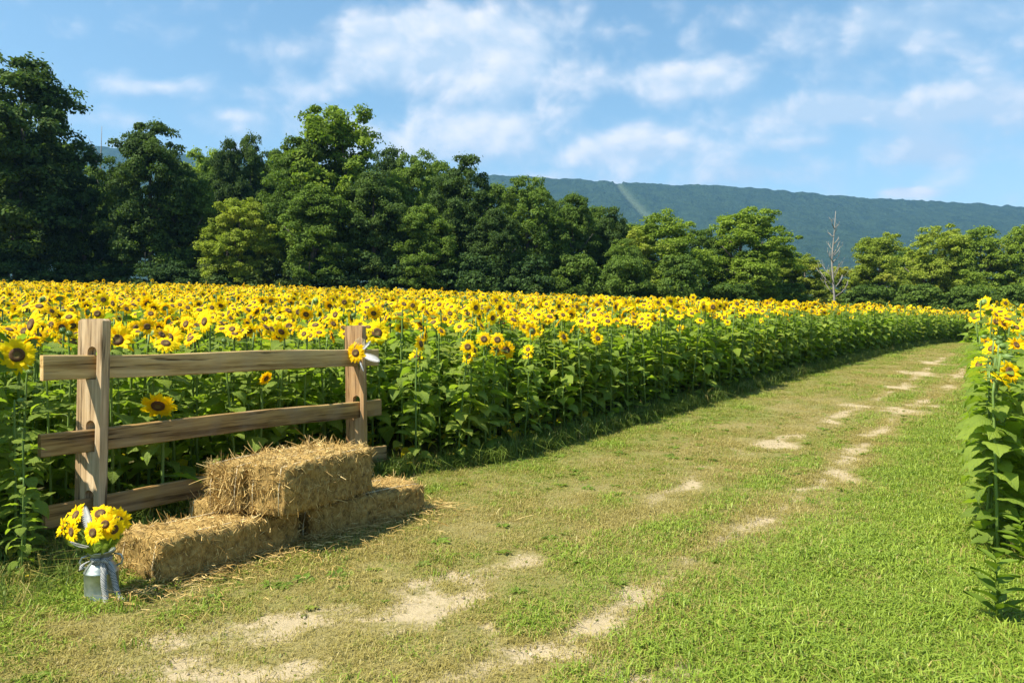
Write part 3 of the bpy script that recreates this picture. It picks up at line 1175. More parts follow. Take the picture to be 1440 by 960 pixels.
def head_geo(seed, rd=.056, pl=.078, npet=17, cup=.25, ragged=.25):
    """flower head, face along +Z: returns (back, petals, disc)"""
    rg = random.Random(seed)
    back = MB()
    ns = 10
    rings = [(.010, -.055), (.03, -.045), (.055, -.028), (rd * 1.08, -.006)]
    vs = [(r * math.cos(2 * math.pi * k / ns), r * math.sin(2 * math.pi * k / ns), z) for r, z in rings for k in range(ns)]
    fs = [(i * ns + k, i * ns + (k + 1) % ns, (i + 1) * ns + (k + 1) % ns, (i + 1) * ns + k) for i in range(3) for k in range(ns)]
    back.add(vs, fs, 0)
    for k in range(11):
        a = 2 * math.pi * (k + rg.uniform(-.2, .2)) / 11
        ca, sa = math.cos(a), math.sin(a)
        L = rd + rg.uniform(.03, .045)
        w = .018
        back.add([(rd * .8 * ca - w * sa, rd * .8 * sa + w * ca, -.014), (rd * .8 * ca + w * sa, rd * .8 * sa - w * ca, -.014), (L * ca, L * sa, -.012 + rg.uniform(-.02, .012))], [(0, 1, 2)], 0)
    pet = MB()
    for lay in range(2):
        for k in range(npet):
            a = 2 * math.pi * (k + .5 * lay + rg.uniform(-.3, .3)) / npet
            L = pl * rg.uniform(1 - ragged, 1 + ragged * .5) * (1 if lay == 0 else .88)
            w = .0155 * rg.uniform(.8, 1.25)
            up = cup * rg.uniform(-.3, 1.3) + .12 * lay
            tws = rg.uniform(-.5, .5)
            ca, sa = math.cos(a), math.sin(a)
            rr = []
            for u, ww in ((0, .45), (.35, 1.0), (.72, .85), (1.0, 0)):
                r = rd * .86 + L * u * math.cos(up)
                z = .002 * lay + L * (math.sin(up) * u - .35 * u * u * (.5 + .5 * rg.random()))
                c = Vector((r * ca, r * sa, z))
                t = Vector((-sa, ca, tws * u))
                rr.append((c - t * w * ww, c + t * w * ww))
            v = [rr[0][0], rr[0][1], rr[1][0], rr[1][1], rr[2][0], rr[2][1], rr[3][0]]
            pet.add(v, [(0, 1, 3, 2), (2, 3, 5, 4), (4, 5, 6)], 0)
    disc = MB()
    ns = 12
    rings = [(rd, -.004), (rd * .93, .010), (rd * .72, .016), (rd * .42, .013), (rd * .2, .010)]
    vs = [(r * math.cos(2 * math.pi * k / ns), r * math.sin(2 * math.pi * k / ns), z) for r, z in rings for k in range(ns)] + [(0, 0, .008)]
    fs, ms = [], []
    for i in range(4):
        for k in range(ns):
            fs.append((i * ns + k, i * ns + (k + 1) % ns, (i + 1) * ns + (k + 1) % ns, (i + 1) * ns + k))
            ms.append(0 if i < 3 else 1)
    for k in range(ns):
        fs.append((4 * ns + k, 4 * ns + (k + 1) % ns, 5 * ns))
        ms.append(1)
    o = len(disc.v)
    disc.v.extend(vs)
    disc.f.extend(fs)
    disc.m.extend(ms)
    return back, pet, disc


HEAD_GEO = [head_geo(1, .047, .090, 18, .2), head_geo(2, .052, .095, 19, .35), head_geo(3, .042, .086, 17, .1, .35), head_geo(4, .046, .092, 18, .65, .4), head_geo(5, .054, .082, 19, -.2, .4)]
BUD = MB()
BUD.tube([(0, 0, -.05), (0, 0, -.02), (0, 0, .01), (0, 0, .035)], [.01, .034, .036, .006], 8)
for k in range(12):
    a = 2 * math.pi * k / 12
    BUD.add([(.03 * math.cos(a - .25), .03 * math.sin(a - .25), -.02), (.03 * math.cos(a + .25), .03 * math.sin(a + .25), -.02), (.052 * math.cos(a), .052 * math.sin(a), .05)], [(0, 1, 2)])
HEAD_MESH = [(b.mesh('flower_head', [M['sf_stem']]), p.mesh('petals', [M['petal']], False), d.mesh('disc', [M['disc'], M['disc_centre']])) for b, p, d in HEAD_GEO]
BUD_MESH = BUD.mesh('bud', [M['sf_stem']])


class Plant:
    """a sunflower: stem, leaves, head; rotation zero faces the camera (-Y)"""
    def __init__(self, seed, H, tilt, bloom=True, nleaf=12, lean=0.0, ls=1.0, head=None, hs=1.0, low=.10):
        rg = random.Random(seed)
        self.H = H
        lx, ly = rg.uniform(-.04, .04) + lean, rg.uniform(-.04, .04)
        nod = .055
        neck = Vector((lx, ly, H - .05))
        # stem with a crook that carries the head forward
        fwd = Vector((rg.uniform(-.15, .15), -1, 0)).normalized()
        hn = (fwd * math.cos(tilt) + Vector((0, 0, math.sin(tilt)))).normalized()
        hp = neck + Vector((0, 0, .05)) + fwd * nod
        back = hp - hn * .05
        self.pts = [Vector((0, 0, -.03)), Vector((lx * .2 + rg.uniform(-.02, .02), ly * .3, H * .35)), Vector((lx * .6 + rg.uniform(-.02, .02), ly * .7, H * .7)), neck - Vector((0, 0, .06)),
                    (neck + back) * .5 + Vector((0, 0, .028)), back]
        b = MB()
        b.tube(self.pts, [.014, .013, .0115, .010, .009, .008], 5)
        self.stem_geo = b
        self.stem = b.mesh('stem', [M['sf_stem']])
        self.head_m = Matrix.Translation(hp) @ hn.to_track_quat('Z', 'Y').to_matrix().to_4x4() @ Matrix.Rotation(rg.uniform(0, 6.28), 4, 'Z') @ Matrix.Scale(hs * rg.uniform(.92, 1.12), 4)
        self.bloom = bloom
        self.head = rg.randrange(5) if head is None else head
        self.leaves = []
        a = rg.uniform(0, 6.28)
        for k in range(nleaf):
            u = low + (.95 - low) * max(0, (k + rg.uniform(-.3, .3)) / (nleaf - 1)) ** .85
            u = max(.05, min(.95, u))
            a += 2.4 + rg.uniform(-.4, .4)
            s = (.115 + .120 * math.sin(math.pi * min(1, max(0, u * .95 + .06))) ** .8) * ls * rg.uniform(.82, 1.18)
            i = 3 if u > .82 and rg.random() < .6 else rg.randrange(5)
            p = self.at(u)
            m = Matrix.Translation(p) @ Euler((rg.uniform(-.3, .3), rg.uniform(-.25, .35), a)).to_matrix().to_4x4() @ Matrix.Scale(s, 4)
            self.leaves.append((i, m, u < .16 and rg.random() < .3))

    def at(self, u):
        z = u * self.H
        for p, q in zip(self.pts, self.pts[1:4]):
            if p.z <= z <= q.z:
                return p.lerp(q, (z - p.z) / (q.z - p.z))
        return self.pts[3].copy()

    def joined(self):
        b = MB()
        I = Matrix.Identity(4)
        b.merge(self.stem_geo, I, 1)
        for i, m, w in self.leaves:
            o = len(b.m)
            b.merge(LEAF_GEO[i], m)
        if self.bloom:
            bk, pt, dc = HEAD_GEO[self.head]
            b.merge(bk, self.head_m, 1)
            b.merge(pt, self.head_m, 2)
            o = len(b.m)
            b.merge(dc, self.head_m)
            for k in range(o, len(b.m)):
                b.m[k] += 3
        else:
            b.merge(BUD, self.head_m, 1)
        me = b.mesh('sunflower_plant', [M['sf_leaf'], M['sf_stem'], M['petal'], M['disc'], M['disc_centre']])
        return me

    def place(self, loc, rz, sc, label, group, tilt=(0, 0)):
        root = bpy.data.objects.new('sunflower', None)
        COL.objects.link(root)
        root.location = loc
        root.rotation_euler = (tilt[0], tilt[1], rz)
        root.scale = (sc, sc, sc)
        tag(root, label, 'sunflower', group)
        obj('stem', self.stem, root)
        for i, m, wl in self.leaves:
            o = bpy.data.objects.new('leaf', WILT_MESH if wl else LEAF_MESH[i])
            COL.objects.link(o)
            o.parent = root
            o.matrix_local = m
            if wl:
                o['label'] = 'withered yellow lower leaf'
        if self.bloom:
            hb, hp, hd = HEAD_MESH[self.head]
            h = bpy.data.objects.new('flower_head', hb)
            COL.objects.link(h)
            h.parent = root
            h.matrix_local = self.head_m
            obj('petals', hp, h)
            obj('disc', hd, h)
        else:
            h = bpy.data.objects.new('bud', BUD_MESH)
            COL.objects.link(h)
            h.parent = root
            h.matrix_local = self.head_m
        return root


PLANTS = []
for k in range(12):
    PLANTS.append(Plant(100 + k, 1.44 + .05 * ((k * 5) % 4), R([10, 30, 50, -5, 38, 20, 60, -12, 25, 45, -35, 34][k]), k not in (7,), 22 + k % 4, ls=.86, hs=[.72, .64, .76, .68, .60, .74, .66, .8, .62, .70, .74, .58][k], low=.05))
LUSH = [Plant(300 + k, 1.42 + .04 * k, R([20, 45, 10, 30, -10][k]), k != 4, 30, ls=.92, hs=.8, low=.06) for k in range(5)]
JOINED = [p.joined() for p in PLANTS]

# heroes that can be pointed at: pixel of the head, distance, tilt of the face, turn, size, label
def hero(px, py, Y, tilt, turn, hs, label, head=0, nleaf=11, low=.12):
    x = (px - 720) / F * Y
    g = gzf(x, Y)
    z = EYE + (HZ - py) / F * Y
    p = Plant(int(px * 7 + py), z - g, R(tilt), True, nleaf, head=head, hs=hs, low=low)
    off = Matrix.Rotation(R(turn), 4, 'Z') @ p.head_m.translation
    p.place((x - off.x, Y - off.y, g), R(turn), 1, label, None)
    return (x - off.x, Y - off.y)


taken = []
taken.append(hero(24, 499, 5.35, 4, 24, 1.02, 'big sunflower cut by the left edge of the picture, above the fence rail end', 1))
taken.append(hero(44, 456, 6.3, 12, -26, 1.0, 'big tilted sunflower just left of the left fence post top', 4))
taken.append(hero(165, 478, 5.75, 18, 20, 1.08, 'big sunflower touching the right side of the left fence post', 3))
taken.append(hero(236, 476, 6.2, 20, 4, 1.0, 'sunflower above the top rail, second one right of the left post', 0))
taken.append(hero(288, 452, 7.2, 10, -30, .95, 'orange tinted sunflower standing tallest above the middle of the top rail', 2))
taken.append(hero(222, 570, 5.6, -38, 20, 1.0, 'low nodding sunflower between the top and middle rails', 1, 8))
taken.append(hero(374, 532, 6.6, -30, 60, .62, 'small sunflower peeping under the top rail near its middle', 2, 9))
taken.append(hero(530, 468, 8.2, 12, 6, 1.1, 'sunflower directly right of the right fence post top', 1))
taken.append(hero(586, 503, 8.3, 8, -14, .85, 'lone low sunflower right of the fence end', 2))
taken.append(hero(712, 492, 8.9, 6, 10, .95, 'sunflower on the front edge of the field, halfway between fence and bend', 0))
taken.append(hero(748, 465, 9.4, 12, 14, .9, 'upright sunflower standing proud just behind the front edge', 1))

# the field: jittered rows, near ones are individuals
cand = []
rx = np.arange(-36, 42, .30)
for y in np.arange(3.2, 46, .25):
    xs = rx + rng.uniform(-.14, .14, len(rx))
    ys = y + rng.uniform(-.13, .13, len(rx))
    for x, yy in zip(xs, ys):
        inv = -.72 * yy - (2.4 if yy < 8 else 1.0) < x < .715 * yy + 1.0
        if not inv:
            continue
        fence_x = P1.x + (yy - P1.y) * FA.x / FA.y
        if yy < 7.25:
            left = x < fence_x - (.34 if yy > 5.0 else .12)
        else:
            left = x < edge_left(yy) - .20
        ymax = 40.5 + .06 * (x + 28)
        if left and yy < ymax:
            cand.append((x, yy, 0))
        elif x > edge_right(yy) + .06 and 4.5 < yy < ymax + 1:
            cand.append((x, yy, 1))
for yy in np.arange(4.7, 16, .23):
    cand.append((float(edge_right(yy)) + .02 + random.uniform(0, .14), yy, 1))
cand = [c for c in cand if (c[0] - P2.x) ** 2 + (c[1] - P2.y) ** 2 > .22 and (c[0] - P1.x) ** 2 + (c[1] - P1.y) ** 2 > .12 and all((c[0] - a) ** 2 + (c[1] - b) ** 2 > .045 for a, b in taken)]


def visible_rank(c):
    x, y, s = c
    d = math.hypot(x, y)
    if s == 0:
        e = (edge_left(y) if y > 7.25 else P1.x + (y - P1.y) * FA.x / FA.y) - x
    else:
        e = x - edge_right(y)
    outside = 9.0 if (x < -.70 * y - .15 or x > .695 * y + .25) else 0
    return d + outside + .18 * e


cand.sort(key=visible_rank)
NEAR = 300 - len(taken)


def nth(k):
    w = ['first', 'second', 'third', 'fourth', 'fifth', 'sixth', 'seventh', 'eighth', 'ninth', 'tenth', 'eleventh', 'twelfth']
    return w[k] if k < 12 else '%d%s' % (k + 1, {1: 'st', 2: 'nd', 3: 'rd'}.get((k + 1) % 10 if k + 1 not in (11, 12, 13) else 0, 'th'))


near = sorted(cand[:NEAR], key=lambda c: c[1])
count = {}
for i, (x, y, s) in enumerate(near):
    g = gzf(x, y)
    fence_x = P1.x + (y - P1.y) * FA.x / FA.y
    px = 720 + F * x / y
    if s == 1:
        e = x - edge_right(y)
        row = 0 if e < .34 else 1 + int((e - .34) / .36)
        zone, grp = ('R', row), 'sunflowers right of the path'
        lab = '%s sunflower from the near corner in the ' + ('outer edge' if row == 0 else nth(row)) + ' row right of the path'
    elif px < 112:
        e = fence_x - x
        row = int((e - .3) / .36)
        zone, grp = ('L', row), 'sunflowers left of the fence'
        lab = '%s sunflower going back in row ' + nth(row) + ' left of the left fence post'
    elif px < 505:
        e = fence_x - x
        row = int((e - .3) / .36)
        zone, grp = ('F', row), 'sunflowers behind the fence'
        lab = '%s sunflower counting left to right in the ' + nth(row) + ' row behind the fence'
    else:
        e = edge_left(y) - x if y > 7.25 else fence_x - x
        row = int(max(e - .2, 0) / .36)
        zone, grp = ('P', row), 'sunflowers beside the path'
        lab = '%s sunflower from the fence in the ' + ('shaded front' if row == 0 else nth(row)) + ' row beside the path'
    c = count.get(zone, 0)
    count[zone] = c + 1
    lab = lab % nth(c)
    k = random.randrange(12)
    if s == 0 and y < 5.4 and k % 3:
        k = 7
    sc = random.uniform(.90, 1.07) if s == 0 else random.uniform(.92, 1.1)
    if s == 0 and y > 7.2 and edge_left(y) - x < .5:
        sc *= random.uniform(.86, .98)
    turn = random.gauss(8, 52)
    if y < 8.5:
        sc = min(sc, (1.49 if s == 0 else 1.52) * random.uniform(.9, 1) / PLANTS[k].H)
    if s == 0 and y < 5.5:
        sc *= random.uniform(.72, .9)
    pl = PLANTS[k] if s == 0 else LUSH[k % 5]
    if s == 0 and y > 7.2 and edge_left(y) - x < .6:
        pl = LUSH[k % 5]
        sc = min(sc, 1.40 / pl.H) * random.uniform(.9, 1)
    if s == 1 and x - edge_right(y) < .32:
        if random.random() < .7:
            pl = LUSH[4]
        sc = random.uniform(.74, .86) if y < 20 else sc
    elif s == 1 and y < 16:
        sc *= .90
    pl.place((x, y, g), R(turn), sc, lab, grp, (random.uniform(-.07, .07), random.uniform(-.07, .07)))
rest = cand[NEAR:]
ra = np.array([(x, y) for x, y, s in rest])
n = len(ra)
tt = np.stack([rng.normal(0, .07, n), rng.normal(0, .07, n), np.radians(rng.normal(8, 58, n))], 1)
scatter('sunflower_field', JOINED, np.stack([ra[:, 0], ra[:, 1], gz(ra[:, 0], ra[:, 1])], 1), tt, np.clip(rng.normal(.99, .055, n), .8, 1.13), rng.integers(0, 12, n), 'sea of yellow sunflowers filling the field up to the trees')
print('sunflowers in the mass', n)


# ------------------------------------------------------------------ grass
def tuft(seed, nb, h, spread, w, mat, bend=.6):
    rg = np.random.default_rng(seed)
    V, Fq = [], []
    for k in range(nb):
        a = rg.uniform(0, 6.28)
        r = spread * math.sqrt(rg.uniform())
        p = np.array([r * math.cos(a), r * math.sin(a), -.01])
        b = rg.uniform(0, 6.28)
        d = np.array([math.cos(b), math.sin(b), 0])
        s = np.array([-d[1], d[0], 0])
        L = h * rg.uniform(.5, 1.25)
        bn = bend * rg.uniform(.3, 1.6)
        p1 = p + np.array([0, 0, L * .55]) + d * L * .2 * bn
        p2 = p + np.array([0, 0, L * max(.3, 1 - .45 * bn)]) + d * L * .75 * bn
        ww = w * rg.uniform(.7, 1.3)
        o = len(V)
        V += [p - s * ww, p + s * ww, p1 + s * ww * .8, p1 - s * ww * .8, p2 + s * ww * .1, p2 - s * ww * .1]
        Fq += [(o, o + 1, o + 2, o + 3), (o + 3, o + 2, o + 4, o + 5)]
    return np_mesh('tuft', V, Fq, [mat])


TUFTS = [tuft(1, 34, .034, .08, .0020, M['grass'], 1.1), tuft(2, 30, .046, .09, .0022, M['grass'], .9), tuft(3, 30, .028, .09, .0020, M['grass'], 1.3),
         tuft(4, 32, .044, .09, .0023, M['grass_lush'], 1.1), tuft(5, 26, .062, .09, .0024, M['grass_lush'], 1.2), tuft(6, 32, .036, .10, .0023, M['grass_lush'], 1.3),
         tuft(7, 26, .030, .09, .0018, M['grass_dry'], 1.3), tuft(8, 24, .038, .09, .0018, M['grass_dry'], 1.5), tuft(9, 18, .050, .10, .0016, M['grass_dry'], 1.7),
         tuft(10, 16, .24, .09, .0036, M['grass_long'], .8), tuft(11, 14, .30, .10, .0040, M['grass_long'], 1.0), tuft(12, 12, .18, .10, .006, M['grass_long'], 1.2),
         tuft(13, 9, .28, .10, .0022, M['grass_dry'], .9)]


def rosette(seed, nl, L, mat):
    rg = np.random.default_rng(seed)
    V, Fq = [], []
    for k in range(nl):
        a = 2.4 * k + rg.uniform(-.3, .3)
        d = np.array([math.cos(a), math.sin(a), 0])
        t = np.array([-d[1], d[0], 0])
        l = L * rg.uniform(.6, 1.2)
        w = l * .22
        z = np.array([0, 0, 1.0])
        o = len(V)
        V += [d * l * .08, d * l * .5 + t * w + z * l * .28, d * l * .55 + z * l * .22, d * l * .5 - t * w + z * l * .28, d * l + z * l * rg.uniform(.02, .25)]
        Fq += [(o, o + 1, o + 2, o + 3), (o + 1, o + 4, o + 3, o + 2)]
    return np_mesh('rosette', V, Fq, [mat])


TUFTS += [rosette(21, 9, .055, M['weed']), rosette(22, 12, .040, M['grass']), rosette(23, 8, .075, M['weed'])]


def path_points(n, y0, y1):
    y = rng.uniform(y0, y1, n * 3)
    l = np.where(y < 5.0, np.minimum(left_bound(y), -3.3), left_bound(y)) - .35
    r = right_bound(y) + .55
    wmax = 7.5
    keep = rng.uniform(0, 1, n * 3) < (r - l) / wmax
    y, l, r = y[keep][:n], l[keep][:n], r[keep][:n]
    x = l + (r - l) * rng.uniform(0, 1, len(y))
    k = (x > -.74 * y - .3) & (x < .74 * y + .3)
    return x[k], y[k]


pts, scs, ids, rts = [], [], [], []
for (n, y0, y1, s0) in ((25000, 2.6, 5.5, 1.0), (26000, 5.5, 10, 1.0), (24000, 10, 22, 1.1), (12000, 22, 50, 1.35)):
    x, y = path_points(n, y0, y1)
    d = dirt(x, y)
    dr = dryness(x, y)
    keep = rng.uniform(0, 1, len(x)) > np.clip(d * 1.9 - .25, 0, .97)
    patch = fbm(x, y, 2.4, 90)
    keep &= rng.uniform(0, 1, len(x)) > np.clip((dr - .35) * .30 + (.5 - patch) * .8, 0, .6)
    x, y, dr, d, patch = x[keep], y[keep], dr[keep], d[keep], patch[keep]
    m = len(x)
    u = rng.uniform(0, 1, m)
    l, r = left_bound(y), right_bound(y)
    w = (x - l) / np.maximum(r - l, .3)
    pick = np.where(u < dr * .72 + d * .3 + .24, 6 + rng.integers(0, 3, m), np.where((w > .62) | (patch > .62), 3 + rng.integers(0, 3, m), rng.integers(0, 3, m)))
    s = s0 * rng.uniform(.7, 1.3, m) * (1 - .35 * np.clip(d, 0, 1)) * (1 + .5 * np.clip(w - .7, 0, 1)) * (.55 + 1.0 * patch)
    pts.append(np.stack([x, y, gz(x, y) + .006], 1))
    scs.append(s)
    ids.append(pick)
    rts.append(np.stack([rng.normal(0, .1, m), rng.normal(0, .1, m), rng.uniform(0, 6.28, m)], 1))
# tall weeds along the foot of both fields and round the fence
for (n, y0, y1) in ((2600, 3.2, 9.0), (2600, 9, 24), (1200, 24, 45)):
    y = rng.uniform(y0, y1, n)
    side = rng.uniform(0, 1, n) < .78
    off = rng.gamma(1.6, .16, n)
    x = np.where(side, left_bound(y) - np.where(y < 7.2, .42, .12) + .22 - off, right_bound(y) + .02 + off * .9)
    near_fence = (y < 7.2) & side
    x = np.where(near_fence, left_bound(y) - .05 - off * 1.6, x)
    kk = side | (y > 4.7)
    x, y, n = x[kk], y[kk], int(kk.sum())
    pts.append(np.stack([x, y, gz(x, y)], 1))
    scs.append(rng.uniform(.5, 1.15, n) * np.where(y < 9, .95, 1.1))
    ids.append(9 + np.where(rng.uniform(0, 1, n) < .1, 3, rng.integers(0, 3, n)))
    rts.append(np.stack([rng.normal(0, .12, n), rng.normal(0, .12, n), rng.uniform(0, 6.28, n)], 1))
n = 160
a_ = rng.uniform(0, 6.28, n)
q_ = rng.uniform(.10, .26, n)
x, y = -2.235 + q_ * np.cos(a_), 4.02 + q_ * np.sin(a_)
pts.append(np.stack([x, y, gz(x, y)], 1))
scs.append(rng.uniform(.9, 1.6, n))
ids.append(3 + rng.integers(0, 3, n))
rts.append(np.stack([rng.normal(0, .12, n), rng.normal(0, .12, n), rng.uniform(0, 6.28, n)], 1))
x, y = path_points(2600, 2.7, 12)
k = (dirt(x, y) < .25) & (rng.uniform(0, 1, len(x)) < .25 + .9 * (fbm(x, y, .8, 55) - .4))
x, y = x[k], y[k]
m = len(x)
pts.append(np.stack([x, y, gz(x, y) + .01], 1))
scs.append(rng.uniform(.6, 1.25, m))
ids.append(13 + rng.integers(0, 3, m))
rts.append(np.stack([rng.normal(0, .1, m), rng.normal(0, .1, m), rng.uniform(0, 6.28, m)], 1))
# weeds left of the can and the bale, in the shade of the plants
n = 420
x = rng.uniform(-3.9, -2.25, n)
y = rng.uniform(3.75, 5.0, n)
k = (x < -2.45 + (y - 4.0) * .5) & (x > -.72 * y - .4) & ((x + 2.23) ** 2 + (y - 3.98) ** 2 > .06)
x, y = x[k], y[k]
m = len(x)
pts.append(np.stack([x, y, gz(x, y)], 1))
scs.append(rng.uniform(.35, .95, m))
ids.append(9 + np.where(rng.uniform(0, 1, m) < .2, 3, rng.integers(0, 3, m)))
rts.append(np.stack([rng.normal(0, .15, m), rng.normal(0, .15, m), rng.uniform(0, 6.28, m)], 1))
scatter('grass', TUFTS, np.concatenate(pts), np.concatenate(rts), np.concatenate(scs), np.concatenate(ids), 'patchy mown grass on the path with longer weeds along its edges')

STONES = []
for k in range(4):
    bm = bmesh.new()
    bmesh.ops.create_icosphere(bm, subdivisions=1, radius=.5)
    rg_ = random.Random(k)
    for v_ in bm.verts:
        v_.co *= rg_.uniform(.7, 1.15)
        v_.co.z *= .6
    me_ = bpy.data.meshes.new('crumb')
    bm.to_mesh(me_)
    bm.free()
    me_.materials.append(M['path'] if k % 2 else M['crumb'])
    STONES.append(me_)
x, y = path_points(60000, 2.7, 14)
d = dirt(x, y)
k = rng.uniform(0, 1, len(x)) < np.clip(d - .3, 0, 1) * .5
x, y = x[k], y[k]
m = len(x)
scatter('gravel', STONES, np.stack([x, y, gz(x, y) + .004], 1), rng.uniform(0, 6.28, (m, 3)) * np.array([.1, .1, 1]), .006 + rng.gamma(1.2, .006, m), rng.integers(0, 4, m), 'crumbs of soil and little stones on the bare patches of the path')

# ------------------------------------------------------------------ fence
def post_mesh(H, wid, thk, holes, mat, name):
    """plank post: wid across (X), thk along the fence (Y), holes = (z0, z1, half width)"""
    bm = bmesh.new()
    outer = [(-wid / 2, -.15), (wid / 2, -.15), (wid / 2, H - .012), (wid / 2 - .02, H), (-wid / 2 + .025, H - .004), (-wid / 2, H - .02)]
    loops = [outer]
    for (z0, z1, hw, cx) in holes:
        lp = [(cx - hw, z0), (cx + hw, z0)]
        for k in range(9):
            a = math.pi * k / 8
            lp.append((cx + hw * math.cos(a), z1 - hw + hw * math.sin(a)))
        loops.append(lp)
    edges = []
    for lp in loops:
        vs = [bm.verts.new((x, -thk / 2, z)) for x, z in lp]
        for a, b in zip(vs, vs[1:] + vs[:1]):
            edges.append(bm.edges.new((a, b)))
    bmesh.ops.triangle_fill(bm, use_beauty=True, use_dissolve=False, edges=edges)
    ext = bmesh.ops.extrude_face_region(bm, geom=bm.faces[:])
    for v in [g for g in ext['geom'] if isinstance(g, bmesh.types.BMVert)]:
        v.co.y += thk
    bmesh.ops.recalc_face_normals(bm, faces=bm.faces[:])
    me = bpy.data.meshes.new(name)
    bm.to_mesh(me)
    bm.free()
    me.materials.append(mat)
    return me


def rail_mesh(L, hgt, thk, seed, mat):
    """sawn rail along +Y with slightly wandering edges"""
    rg = random.Random(seed)
    n = 24
    V = []
    for i in range(n + 1):
        y = L * i / n
        dz = .006 * math.sin(y * 2.3 + seed) + rg.uniform(-.0015, .0015)
        dx = .008 * math.sin(y * 1.3 + seed * 2)
        h2 = hgt / 2 * (1 + .03 * math.sin(y * 3.1 + seed))
        t2 = thk / 2
        c = .006
        for (a, b) in ((-t2, -h2 + c), (-t2 + c, -h2), (t2 - c, -h2), (t2, -h2 + c), (t2, h2 - c), (t2 - c, h2), (-t2 + c, h2), (-t2, h2 - c)):
            V.append((a + dx + rg.uniform(-.0012, .0012), y, b + dz + rg.uniform(-.0012, .0012)))
    fs = []
    for i in range(n):
        for k in range(8):
            fs.append((i * 8 + k, i * 8 + (k + 1) % 8, (i + 1) * 8 + (k + 1) % 8, (i + 1) * 8 + k))
    fs.append(tuple(range(8))[::-1])
    fs.append(tuple(n * 8 + k for k in range(8)))
    b = MB()
    b.add(V, fs)
    return b.mesh('rail', [mat], False)


FROT = math.atan2(-FA.x, FA.y)      # local +Y runs along the fence
fence = bpy.data.objects.new('rail_fence', None)
COL.objects.link(fence)
fence.location = P1
fence.rotation_euler = (0, 0, FROT)
tag(fence, 'short weathered wooden fence with three rails through two posts, beside hay bales', 'fence')
FL = (P2 - P1).length
RZ = [(1.25, .165), (.752, .155), (.28, .150)]
RH = [(z - h / 2 - .004, z + h / 2 + .055, .039, .02) for z, h in RZ]
p = obj('post', post_mesh(1.577, .20, .074, RH, M['post_grey'], 'post'), fence, (0, 0, 0), (R(-.6), R(1.2), R(18)))
p['label'] = 'pale weathered post at the left end'
p = obj('post', post_mesh(1.565, .19, .072, RH, M['post_brown'], 'post'), fence, (0, FL, 0), (R(.5), R(-.5), R(18)))
p['label'] = 'reddish brown post at the right end'
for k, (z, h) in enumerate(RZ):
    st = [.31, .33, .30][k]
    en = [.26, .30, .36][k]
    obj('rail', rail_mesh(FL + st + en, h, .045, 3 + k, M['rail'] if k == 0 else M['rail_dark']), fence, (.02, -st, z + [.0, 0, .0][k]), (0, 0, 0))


# ------------------------------------------------------------------ hay bales
def bale_mesh(L, W, H, seed):
    """body with bulges: long axis +Y, width X, base at z = 0"""
    rg = random.Random(seed)
    ny, nx, nz = 34, 18, 14
    pts = {}
    V = []
    Fs = []

    def vert(i, j, k):
        key = (i, j, k)
        if key in pts:
            return pts[key]
        x, y, z = (i / nx - .5), (j / ny - .5), (k / nz - .5)
        # rounded box
        v = Vector((x * W, y * L, z * H))
        h = Vector((W / 2, L / 2, H / 2))
        r = .040
        inner = Vector((max(-h.x + r, min(h.x - r, v.x)), max(-h.y + r, min(h.y - r, v.y)), max(-h.z + r, min(h.z - r, v.z))))
        d = v - inner
        if d.length > 1e-6:
            v = inner + d.normalized() * r
        nrm = d.normalized() if d.length > 1e-6 else Vector((0, 0, 0))
        q = v + Vector((seed * 7.1, seed * 3.3, 0))
        a = mnoise.noise(q * 3.2) * .016 + mnoise.noise(q * 9) * .020 + mnoise.noise(q * 24) * .010
        # flakes: the bale is folded hay pressed in slices
        a += .010 * math.sin(v.y * 62 + 2 * mnoise.noise(q * 4)) * (1 if abs(nrm.z) + abs(nrm.x) > .5 else .2)
        # twine pulls it in
        for ty_ in (-.17, .17):
            a -= .016 * math.exp(-((v.x - ty_ * W / .5) / .018) ** 2) if abs(nrm.z) > .5 or abs(nrm.y) > .5 else 0
        v = v + nrm * a
        if v.z < -H / 2 + .012:
            v.z = -H / 2 + .012
        v.z += H / 2
        pts[key] = len(V)
        V.append(v)
        return pts[key]
    for i in range(nx):
        for j in range(ny):
            Fs.append((vert(i, j, nz), vert(i + 1, j, nz), vert(i + 1, j + 1, nz), vert(i, j + 1, nz)))
            Fs.append((vert(i, j, 0), vert(i, j + 1, 0), vert(i + 1, j + 1, 0), vert(i + 1, j, 0)))
    for i in range(nx):
        for k in range(nz):
            Fs.append((vert(i, 0, k), vert(i + 1, 0, k), vert(i + 1, 0, k + 1), vert(i, 0, k + 1)))
            Fs.append((vert(i, ny, k), vert(i, ny, k + 1), vert(i + 1, ny, k + 1), vert(i + 1, ny, k)))
    for j in range(ny):
        for k in range(nz):
            Fs.append((vert(0, j, k), vert(0, j, k + 1), vert(0, j + 1, k + 1), vert(0, j + 1, k)))
            Fs.append((vert(nx, j, k), vert(nx, j + 1, k), vert(nx, j + 1, k + 1), vert(nx, j, k + 1)))
    b = MB()
    b.add(V, Fs)
    return b


